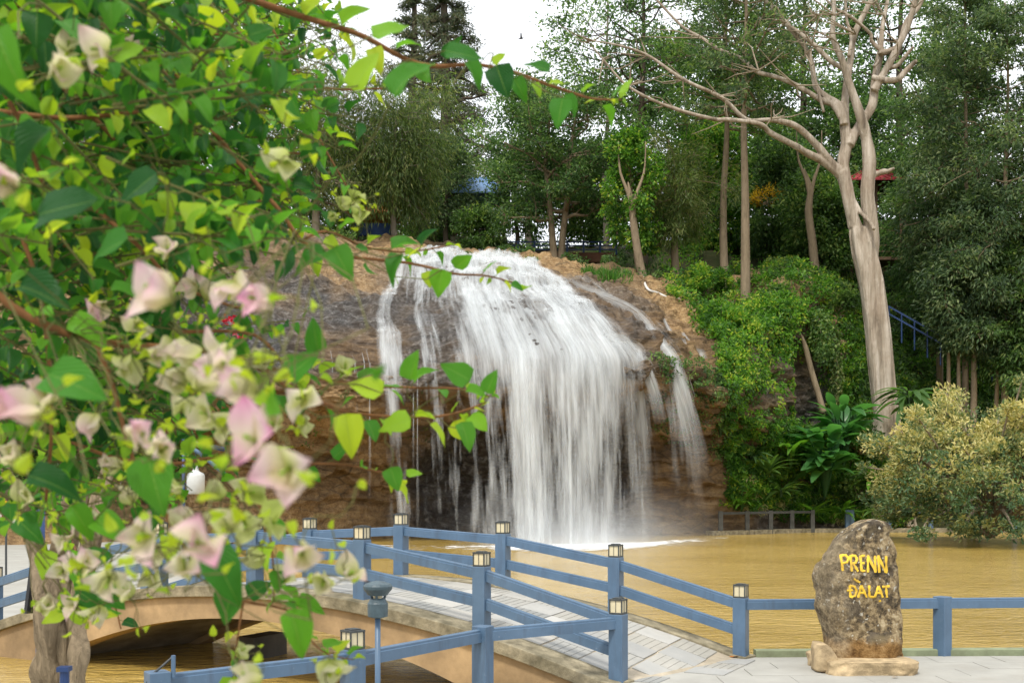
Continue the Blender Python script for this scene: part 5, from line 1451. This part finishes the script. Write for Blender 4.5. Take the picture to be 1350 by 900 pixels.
# gnarled, plaited trunk stems
STEMS = [([(84,1130),(80,960),(72,900),(64,850),(62,800),(56,760),(46,715),(28,670),(4,622),(-30,560)], [26,20,17,15,13,12,11,10,8,6], 8.0),
 ([(70,1130),(84,960),(92,900),(86,850),(78,800),(76,750),(84,705),(92,660),(96,610),(80,540)], [24,20,17,14,13,11,11,10,8,6], 8.1),
 ([(96,1130),(96,960),(98,905),(103,860),(100,815),(108,765),(120,720),(126,685),(140,630),(160,560)], [22,18,15,13,12,11,10,9,7,5], 7.9),
 ([(78,1130),(74,930),(82,870),(92,825),(96,775),(92,730),(98,690),(110,650)], [20,15,13,12,11,10,8,6], 8.2)]
for i, (pts, rad, Y) in enumerate(STEMS):
    P = spline(np.array([at(x, y, Y+.12*math.sin(k*1.3+i)) for k, (x, y) in enumerate(pts)]), 60)
    R = np.interp(np.linspace(0, 1, 60), np.linspace(0, 1, len(rad)), rad)*Y/FPX*1.08
    R = R*(1+.30*vnoise(P*3.1, i)+.16*vnoise(P*9, i+3))
    mb = MB(); mb.tube(P, R, 20)
    Vn = np.concatenate(mb.V); cn = np.repeat(P, 20, 0); dn = norm(Vn-cn); an = np.tile(np.arange(20), 60)*2*math.pi/20
    mb.V = [Vn+dn*(np.repeat(R, 20)*(.16*np.cos(3*an+np.repeat(np.arange(60), 20)*.09+i)+.09*np.cos(7*an-i)+.14*fbm(Vn*7, 3, i)))[:, None]]
    o = mb.build("trunk_stem", M['bark_near'], BG, smooth=True)

BR = [ # px, py, distance; start radius in mm, end radius
 ([(-40,10,2.7),(60,12,2.6),(150,42,2.5),(190,68,2.5),(245,110,2.5)], 5, 3),
 ([(150,-20,3.0),(215,30,3.0),(290,45,3.1),(340,40,3.2)], 4, 2),
 ([(-40,140,2.2),(60,150,2.2),(120,152,2.2),(185,146,2.2)], 5, 3),
 ([(-20,60,2.0),(14,140,2.0),(36,190,2.0),(56,250,2.0)], 4, 3),
 ([(205,78,3.0),(245,130,2.9),(280,172,2.8),(305,210,2.8)], 4, 2),
 ([(150,60,3.2),(215,80,3.1),(290,98,3.1),(360,106,3.1),(430,117,3.2),(505,117,3.3)], 4, 2),
 ([(250,-30,2.3),(380,16,2.4),(470,44,2.4),(560,84,2.5),(640,86,2.5),(720,110,2.6),(780,130,2.7),(818,132,2.8)], 6, 1.6),
 ([(80,110,2.6),(160,190,2.6),(200,222,2.6),(245,250,2.6),(290,285,2.6),(345,304,2.7)], 5, 3),
 ([(200,160,3.2),(300,190,3.2),(360,196,3.2),(425,206,3.3)], 3, 2),
 ([(280,170,2.7),(325,228,2.7),(370,282,2.6),(402,320,2.6),(440,336,2.6),(530,346,2.7),(600,360,2.7),(640,362,2.7),(680,370,2.8)], 5, 1.5),
 ([(400,316,2.6),(432,302,2.7),(480,325,2.8),(530,334,2.9),(596,322,3.0)], 3, 1.5),
 ([(-40,360,1.8),(20,400,1.8),(60,425,1.8),(100,440,1.8),(150,455,1.9),(280,463,2.0),(335,482,2.1),(380,512,2.2)], 6, 4),
 ([(380,512,2.2),(425,530,2.3),(470,545,2.4),(540,549,2.4),(600,545,2.5),(640,532,2.5)], 4, 1.6),
 ([(335,482,2.1),(400,494,2.4),(470,508,2.5),(540,510,2.6),(600,514,2.6),(652,522,2.7)], 3.5, 1.5),
 ([(120,440,1.9),(146,505,1.9),(165,570,1.9),(178,612,1.9)], 4, 2.5),
 ([(240,440,2.1),(330,440,2.2),(372,480,2.2),(402,520,2.3)], 3, 2),
 ([(300,600,2.4),(360,612,2.5),(450,611,2.6),(500,620,2.6),(530,627,2.7)], 3, 1.5),
 ([(178,612,1.9),(213,660,1.9),(240,715,1.9),(262,745,1.9)], 3, 2),
 ([(262,745,2.2),(300,782,2.2),(330,792,2.2),(380,802,2.3),(400,830,2.3),(430,862,2.3),(462,868,2.4)], 2.5, 1),
 ([(320,792,2.2),(312,840,2.2),(309,895,2.3)], 2, 1),
 ([(330,640,2.1),(352,690,2.1),(360,735,2.1),(362,790,2.2)], 2.5, 1.2),
 ([(-40,300,3.0),(60,330,3.0),(150,300,3.0),(230,290,3.0),(330,270,3.0),(400,262,3.1)], 4, 2),
 ([(-30,200,2.2),(30,320,2.2),(60,430,2.2),(70,560,2.2),(60,660,2.3)], 4, 2.5),
 ([(360,40,3.6),(400,110,3.6),(420,180,3.6),(452,235,3.6),(474,275,3.6)], 3, 1.5),
 ([(60,640,6.5),(90,700,5.5),(110,760,4.6),(140,775,4.2),(160,830,4.0)], 6, 2),
 ([(-30,480,2.6),(60,560,2.6),(140,600,2.5),(230,610,2.5),(300,600,2.4)], 4, 3),
 ([(110,260,2.2),(190,330,2.2),(230,370,2.2),(300,400,2.2),(350,410,2.3)], 4, 2),
]
SAMP = []
for pts, r0, r1 in BR:
    P3 = np.array([at(*q) for q in pts])
    L_ = np.linalg.norm(np.diff(P3, axis=0), axis=1).sum()
    P = spline(P3, max(12, int(L_/.03)))
    P = P+.006*np.stack([vnoise(P*9, k) for k in range(3)], -1)
    mb = MB(); mb.tube(P, np.linspace(r0, r1, len(P))*.001*1.25, 7); mb.build("branch", M['twig'], BG, smooth=True)
    SAMP.append(P)
# hidden boughs carrying the near branches from the trunk
for pts in ([(28,670,8.0),(-120,520,6),(-160,360,4),(-90,360,2.4),(-40,360,1.8)], [(96,610,8.1),(40,420,7),(-120,200,5),(-150,60,3.2),(-40,10,2.7)], [(160,560,7.9),(220,400,6.5),(150,230,4.6),(120,120,3.6),(150,60,3.2)],
            [(-120,200,5),(-150,-40,3.6),(60,-120,2.6),(250,-30,2.3)], [(-160,360,4),(-120,320,3),(-30,200,1.4)], [(-160,360,4),(-110,320,3.4),(-40,300,3.0)], [(-160,360,4),(-120,460,3.2),(-30,480,2.6)]):
    P = spline(np.array([at(*q) for q in pts]), 50); mb = MB(); mb.tube(P, np.linspace(.03, .006, 50), 8); mb.build("bough", M['bark_near'], BG, smooth=True)

# leaf meshes: heart-shaped, pointed, folded along the rib
def leaf_mesh(w, curl, fold, wav, seed):
    rg = np.random.default_rng(seed); n = 7; V = []; FL = []
    for i in range(n+1):
        t = i/n
        h = w*(math.sin(math.pi*min(1, t**.62*.97+.03))**.8)*(1-.25*t) if t < 1 else 0
        if i == 0: h = w*.12
        for sx in (-1, -.5, 0, .5, 1):
            V.append((t-(.07*abs(sx) if i == 1 else 0), sx*h*.5, -curl*t*t+fold*abs(sx)*h+wav*math.sin(t*9+sx*2)*abs(sx)*.04))
            FL.append((sx, t, 0))
    F = [(5*i+k, 5*(i+1)+k, 5*(i+1)+k+1, 5*i+k+1) for i in range(n) for k in range(4)]
    V = np.array(V); V[:, 2] += V[:, 0]*curl*.45
    return V, F, np.array(FL)
LM = [leaf_mesh(.78, .2, .16, .6, 1), leaf_mesh(.7, .45, .3, 1.2, 2), leaf_mesh(.84, .05, .1, 1.0, 3), leaf_mesh(.66, .3, .42, .8, 4)]
def frame(d, nrm):
    x = norm(d); z = norm(nrm-x*(nrm@x)); y = np.cross(z, x); return np.stack([x, y, z], 1)
LEAVES = []   # point, frame, size, variant, tint
STEMLETS = []
def put_leaf(p, d, nrm, size, tint, pet=True):
    d = norm(d)
    if pet:
        q = p+d*size*.3; STEMLETS.append((p, q, .0012)); p = q
    LEAVES.append((p, frame(d, nrm), size, int(rng.integers(4)), tint))
def leafy(P, step, smin, smax, t0=0.0, tint=.5, skip=0.0, sd=1):
    L = np.concatenate([[0], np.cumsum(np.linalg.norm(np.diff(P, axis=0), axis=1))]); s = L[-1]*t0+rng.uniform(0, step); k = 0
    while s < L[-1]:
        p = np.array([np.interp(s, L, P[:, c]) for c in range(3)]); q = np.array([np.interp(min(s+.02, L[-1]), L, P[:, c]) for c in range(3)])
        t = norm(q-p+1e-6)
        if rng.uniform() > skip:
            a = rng.uniform(0, 6.28)
            side = norm(np.cross(t, np.array([math.cos(a), math.sin(a), .3])))
            d = side*.9+t*.55+np.array([0, 0, -.25])
            nr = np.array([0, -.35, 1.0])+rng.normal(size=3)*.5
            put_leaf(p, d, nr, rng.uniform(smin, smax), np.clip(tint+rng.normal()*.2, 0, 1))
        s += step*rng.uniform(.7, 1.4); k += 1
    return
for (pts, r0, r1), P in zip(BR, SAMP):
    Ym = np.mean([q[2] for q in pts])
    if pts[0][0] == 60 and pts[0][2] > 6: leafy(P, .07, .05, .075, .2); continue
    tip = pts[-1][0] > 440
    leafy(P, .055 if tip else .045, .034, .062, .15, .68 if tip else .55)
    # small leaves at the growing tip
    for k in range(5):
        put_leaf(P[-1-k], norm(P[-1]-P[-4])+rng.normal(size=3)*.7, np.array([0, -.4, 1])+rng.normal(size=3)*.5, rng.uniform(.018, .035), .9)
# twigs filling the mass at left
EDGE = lambda y: np.interp(y, [0, 60, 120, 200, 300, 380, 450, 520, 600, 660, 700, 730], [500, 470, 440, 420, 400, 365, 350, 335, 290, 240, 160, 60])
TW = []
n_t = 0
while n_t < 720:
    py = rng.uniform(-30, 690); px = rng.uniform(-60, 470)
    e = EDGE(py)
    if px > e*(.55+.45*rng.uniform()**.7): continue
    if py > 330 and rng.uniform() < .35+.3*(py > 560)+.2*(px > 230): continue
    Y = rng.choice([rng.uniform(1.8, 2.4), rng.uniform(2.4, 3.4), rng.uniform(3.4, 5.0)], p=[.14, .44, .42])
    if (px > 300 or py > 330) and Y < 2.4: Y += 1.2
    a = at(px, py, Y); ang = rng.uniform(-.9, .8)
    d = norm(np.array([math.cos(ang), rng.normal()*.4, math.sin(ang)*.8])); ln = rng.uniform(.18, .42)
    P = spline(np.array([a-d*ln*.6+[0, 0, .04], a, a+d*ln*.5+np.array([0, 0, -.03])]), 12)
    TW.append((P, .0022)); SAMP.append(P)
    leafy(P, .032, .034, .06, 0, .45+.1*(Y > 3)+.26*rng.normal())
    n_t += 1
mb = MB()
for P, r in TW: mb.tube(P, np.linspace(r*1.4, r*.7, len(P)), 5, cap=False)
o = mb.build("twigs", M['twig_green'], BG); o["kind"] = "stuff"
# leaves the photo shows large and alone: px, py, size px, direction angle (deg, image plane), distance, tint
for px, py, s, an, Y, ti in [(14,90,105,-70,1.35,.7),(92,272,95,10,1.5,.2),(102,508,95,-20,1.4,.15),(205,640,85,-75,1.5,.15),(298,762,85,-60,1.5,.2),(392,836,70,-75,1.6,.3),
    (482,92,62,60,1.9,.62),(515,40,50,20,2.0,.6),(542,100,70,50,1.7,.6),(470,20,45,30,2.2,.3),(612,72,52,-10,2.0,.55),(662,108,46,-70,2.3,.4),(738,150,44,-100,2.4,.45),(708,88,36,160,2.4,.6),(625,100,40,-60,2.2,.2),
    (328,322,60,25,1.9,.35),(408,344,52,-150,2.1,.55),(452,348,52,-60,2.0,.3),(522,356,46,-110,2.2,.5),(580,374,38,-100,2.4,.65),(536,322,40,20,2.4,.5),(545,480,42,80,2.3,.7),(600,490,46,150,2.2,.6),(648,502,34,70,2.4,.6),(615,576,42,-70,2.3,.6),
    (480,510,52,160,2.0,.65),(520,560,46,-160,2.2,.7),(415,440,46,100,2.0,.5),(400,480,56,40,1.9,.5),(460,575,60,-80,1.9,.7),(520,632,34,-70,2.4,.6),(345,530,50,-20,1.9,.6),(60,390,80,-20,1.5,.3),(140,330,70,-160,1.7,.3),
    (240,260,60,-40,2.0,.25),(285,300,60,-10,1.9,.3),(180,250,70,-140,1.8,.2),(40,200,80,-120,1.4,.12),(120,440,60,-30,1.8,.5),(75,640,75,-20,1.6,.15),(150,790,42,-40,2.4,.3),(300,800,60,-110,1.8,.3),(410,800,42,-20,2.2,.45),(120,790,46,-30,2.4,.3),(140,812,40,20,2.5,.5),(100,806,38,150,2.6,.6),(70,812,36,-150,2.6,.65),(148,770,44,60,2.4,.2),(60,745,40,-100,2.5,.5),(108,760,38,-60,2.6,.7),(130,735,44,10,2.4,.4),(86,790,34,100,2.6,.8),(40,700,50,-40,2.1,.5),(110,690,56,-60,2.0,.35),(150,700,60,-30,2.0,.3)]:
    a = math.radians(an); d = np.array([math.cos(a), rng.normal()*.2, math.sin(a)])
    sz = s*Y/FPX; c = at(px, py, Y)-d*sz*.5
    LEAVES.append((c, frame(d, np.array([rng.normal()*.3, -1.0, .75])), sz, int(rng.integers(4)), ti))
    allp = np.concatenate(SAMP); k = int(np.argmin(np.linalg.norm(allp-c, axis=1)))
    STEMLETS.append((allp[k], c, .0013))

# flowers: px, py, size px, pinkness, greenness
FLW = [(208,385,78,.35,0),(342,394,62,.85,0),(330,578,84,1,0),(376,620,82,.3,0),(318,510,76,.22,0),(28,540,80,.6,.05),(262,716,84,.6,0),(244,742,62,.05,.2),(190,705,56,.3,0),(396,730,58,.28,0),
 (186,576,62,.4,0),(216,592,56,.12,.1),(462,756,48,.1,.25),(426,766,48,0,.5),(4,240,66,.55,0),(300,376,52,.4,0),(162,480,48,.2,.6),(132,408,42,.45,0),(222,330,46,.25,.1),(396,524,46,.05,.2),(356,690,54,0,.75),
 (250,468,52,.05,.2),(284,470,54,.15,.1),(236,500,48,.1,.3),(378,214,42,0,.6),(96,745,38,.12,.1),(82,752,36,.1,.2),(142,768,54,.05,.3),(434,880,46,0,.5),(330,893,56,0,.3),(130,66,52,.35,.35),(76,92,52,.35,.4),
 (300,690,50,.1,.6),(240,688,44,.1,.4),(322,690,46,0,.7),(18,600,48,.25,.4),(120,735,34,0,.5),(60,520,50,.3,.2),(270,545,46,.1,.4),(296,560,40,.15,.5),(225,455,46,.05,.4),(205,470,44,.2,.2),(330,650,40,0,.8),(285,650,40,0,.7),
 (350,468,40,.05,.5),(360,560,44,.2,.3),(230,640,40,.1,.5),(150,610,40,.3,.3),(120,555,46,.3,.3),(90,60,40,.3,.5),(175,60,34,.3,.3),(320,860,34,0,.6),(280,725,40,.1,.6),(205,725,40,.1,.5),(400,560,36,0,.6),(455,485,34,0,.7),
 (250,375,40,.35,.1),(275,385,38,.3,.2),(180,430,40,.2,.4),(265,500,52,.1,.25),(300,480,56,.2,.1),(245,540,44,.05,.5),(340,735,38,0,.7),(375,760,36,0,.6),(170,655,36,.2,.5),(130,690,30,0,.6),(200,760,34,.1,.4),(30,655,36,.1,.6),
 (440,285,26,0,.8),(456,268,26,0,.9),(476,280,28,0,.8),(470,262,24,0,.9),(60,800,32,.1,.4),(95,790,34,.1,.3),(112,742,40,.2,.2),(128,806,38,.1,.3),(165,780,36,.1,.4),(88,708,38,.2,.3)]
def bract_mesh():
    n = 6; V = []; TT = []; FL = []
    for i in range(n+1):
        t = i/n; h = .86*(math.sin(math.pi*min(1, t**.74*.96+.04))**.78)*(1-.1*t) if t < 1 else 0.0
        if i == 0: h = .15
        for sx in (-1, -.5, 0, .5, 1):
            V.append((t, sx*h*.5, -.02*t*t-.02*t+.28*abs(sx)**1.5*h+.07*math.sin(t*7+sx*3)*abs(sx))); TT.append(t*(1-.12*abs(sx))); FL.append((sx, t*2, 0))
    F = [(5*i+k, 5*(i+1)+k, 5*(i+1)+k+1, 5*i+k+1) for i in range(n) for k in range(4)]
    return make_mesh("bract", np.array(V), F, M['bract'], True, {"t": np.array(TT), "flow": np.array(FL)})
BM = bract_mesh()
mbt = MB(); mbt.lathe([(.02,0),(.035,.1),(.03,.45),(.055,.62),(.02,.64)], (0, 0, 0), 7)
TM = make_mesh("flower", np.concatenate(mbt.V), mbt.F, M['leaf_bright'], True, {"v": np.full(len(np.concatenate(mbt.V)), .9)})
allp = np.concatenate(SAMP)
for px, py, s, pk, gr in FLW:
    Y = 76.0/s*rng.uniform(.9, 1.1); Y = min(Y, 3.0); L = s*Y/FPX*.86
    c = at(px, py, Y)
    ax = norm(np.array([rng.normal()*.45, -.75+rng.normal()*.3, rng.normal()*.55+.15]))
    fl = bpy.data.objects.new("flower", TM); link(fl, BG, c-ax*L*.35); fl.scale = (L, L, L)
    fz = Vector(ax).to_track_quat('Z', 'Y'); fl.rotation_euler = fz.to_euler(); ph = rng.uniform(0, 6.28)
    ob = rng.uniform(-1.3, -.75)
    for k in range(3):
        b_ = bpy.data.objects.new("bract", BM); COL.objects.link(b_); b_.parent = fl
        op = np.clip(ob+rng.normal()*.3, -1.5, -.05)
        b_.rotation_euler = (Matrix.Rotation(ph+k*2.094+rng.normal()*.25, 3, 'Z') @ Matrix.Rotation(op, 3, 'Y') @ Matrix.Rotation(rng.normal()*.35, 3, 'X')).to_euler()
        sc = rng.uniform(.85, 1.12); b_.scale = (sc, sc*rng.uniform(.85, 1.15), sc)
        b_.color = (min(1, max(0, pk*1.1+.06+rng.normal()*.14)), min(1, max(0, gr+rng.normal()*.1)), 0, 1)
    k = int(np.argmin(np.linalg.norm(allp-(c-ax*L*.35), axis=1))); a0 = allp[k]; a1 = c-ax*L*.35
    STEMLETS.append((a0, a1, .0011))
    # buds beside it
    for q in range(int(rng.integers(2, 6))):
        bp_ = c+rng.normal(size=3)*L*.75; d = rng.normal(size=3); d[2] += .3
        LEAVES.append((bp_, frame(d, rng.normal(size=3)), rng.uniform(.014, .024), 3, 1.25))
        STEMLETS.append((a1, bp_, .0009))
# write the leaves: the 300 that show largest as parts, the rest joined
NLV = len(LEAVES)
pos = np.array([l[0]+l[1][:, 0]*l[2]*.5 for l in LEAVES]); sx = 675+pos[:, 0]/pos[:, 1]*FPX; sy = 640-(pos[:, 2]-CAM_H)/pos[:, 1]*FPX
size = np.array([l[2] for l in LEAVES])*FPX/pos[:, 1]; size[(sx < -10) | (sx > 1360) | (sy < -10) | (sy > 910)] = 0
order = np.argsort(-size); big = set(order[:300].tolist())
LMESH = [[make_mesh("leaf", V, F, M['near_leaf'], True, {"v": np.full(len(V), q), "flow": FL}) for q in (.15, .35, .55, .8)] for V, F, FL in LM]
Vs = []; Fs = []; vs = []; fls = []; nb = 0
for i, (p, Rm, s, var, ti) in enumerate(LEAVES):
    if i in big:
        o = bpy.data.objects.new("leaf", LMESH[var][int(np.argmin(np.abs(np.array([.15, .35, .55, .8])-ti)))])
        link(o, BG, p); o.rotation_euler = Matrix(Rm.tolist()).to_euler(); o.scale = (s, s*rng.uniform(.88, 1.1), s)
    else:
        V, F, FL = LM[var]; Vs.append(V*s@Rm.T+p); Fs.append(np.array(F)+nb); nb += len(V); vs.append(np.full(len(V), np.clip(ti+rng.normal()*.12, 0, 1.2))); fls.append(FL)
o = add("leaves", np.concatenate(Vs), np.concatenate(Fs), M['near_leaf'], BG, smooth=True, attrs={"v": np.concatenate(vs), "flow": np.concatenate(fls)}); o["kind"] = "stuff"
mb = MB()
for a, b, r in STEMLETS:
    L_ = np.linalg.norm(b-a); w_ = np.array([math.sin(a[0]*90+b[2]*70), math.cos(b[0]*80), math.sin(b[2]*95)])*L_*.14; mb.tube(spline(np.array([a, a+(b-a)*.35+w_, a+(b-a)*.7-w_*.5+[0, 0, -.05*L_], b]), 6), r, 4, cap=False)
o = mb.build("leaf_stalks", M['twig_green'], BG); o["kind"] = "stuff"
print("leaves", NLV)
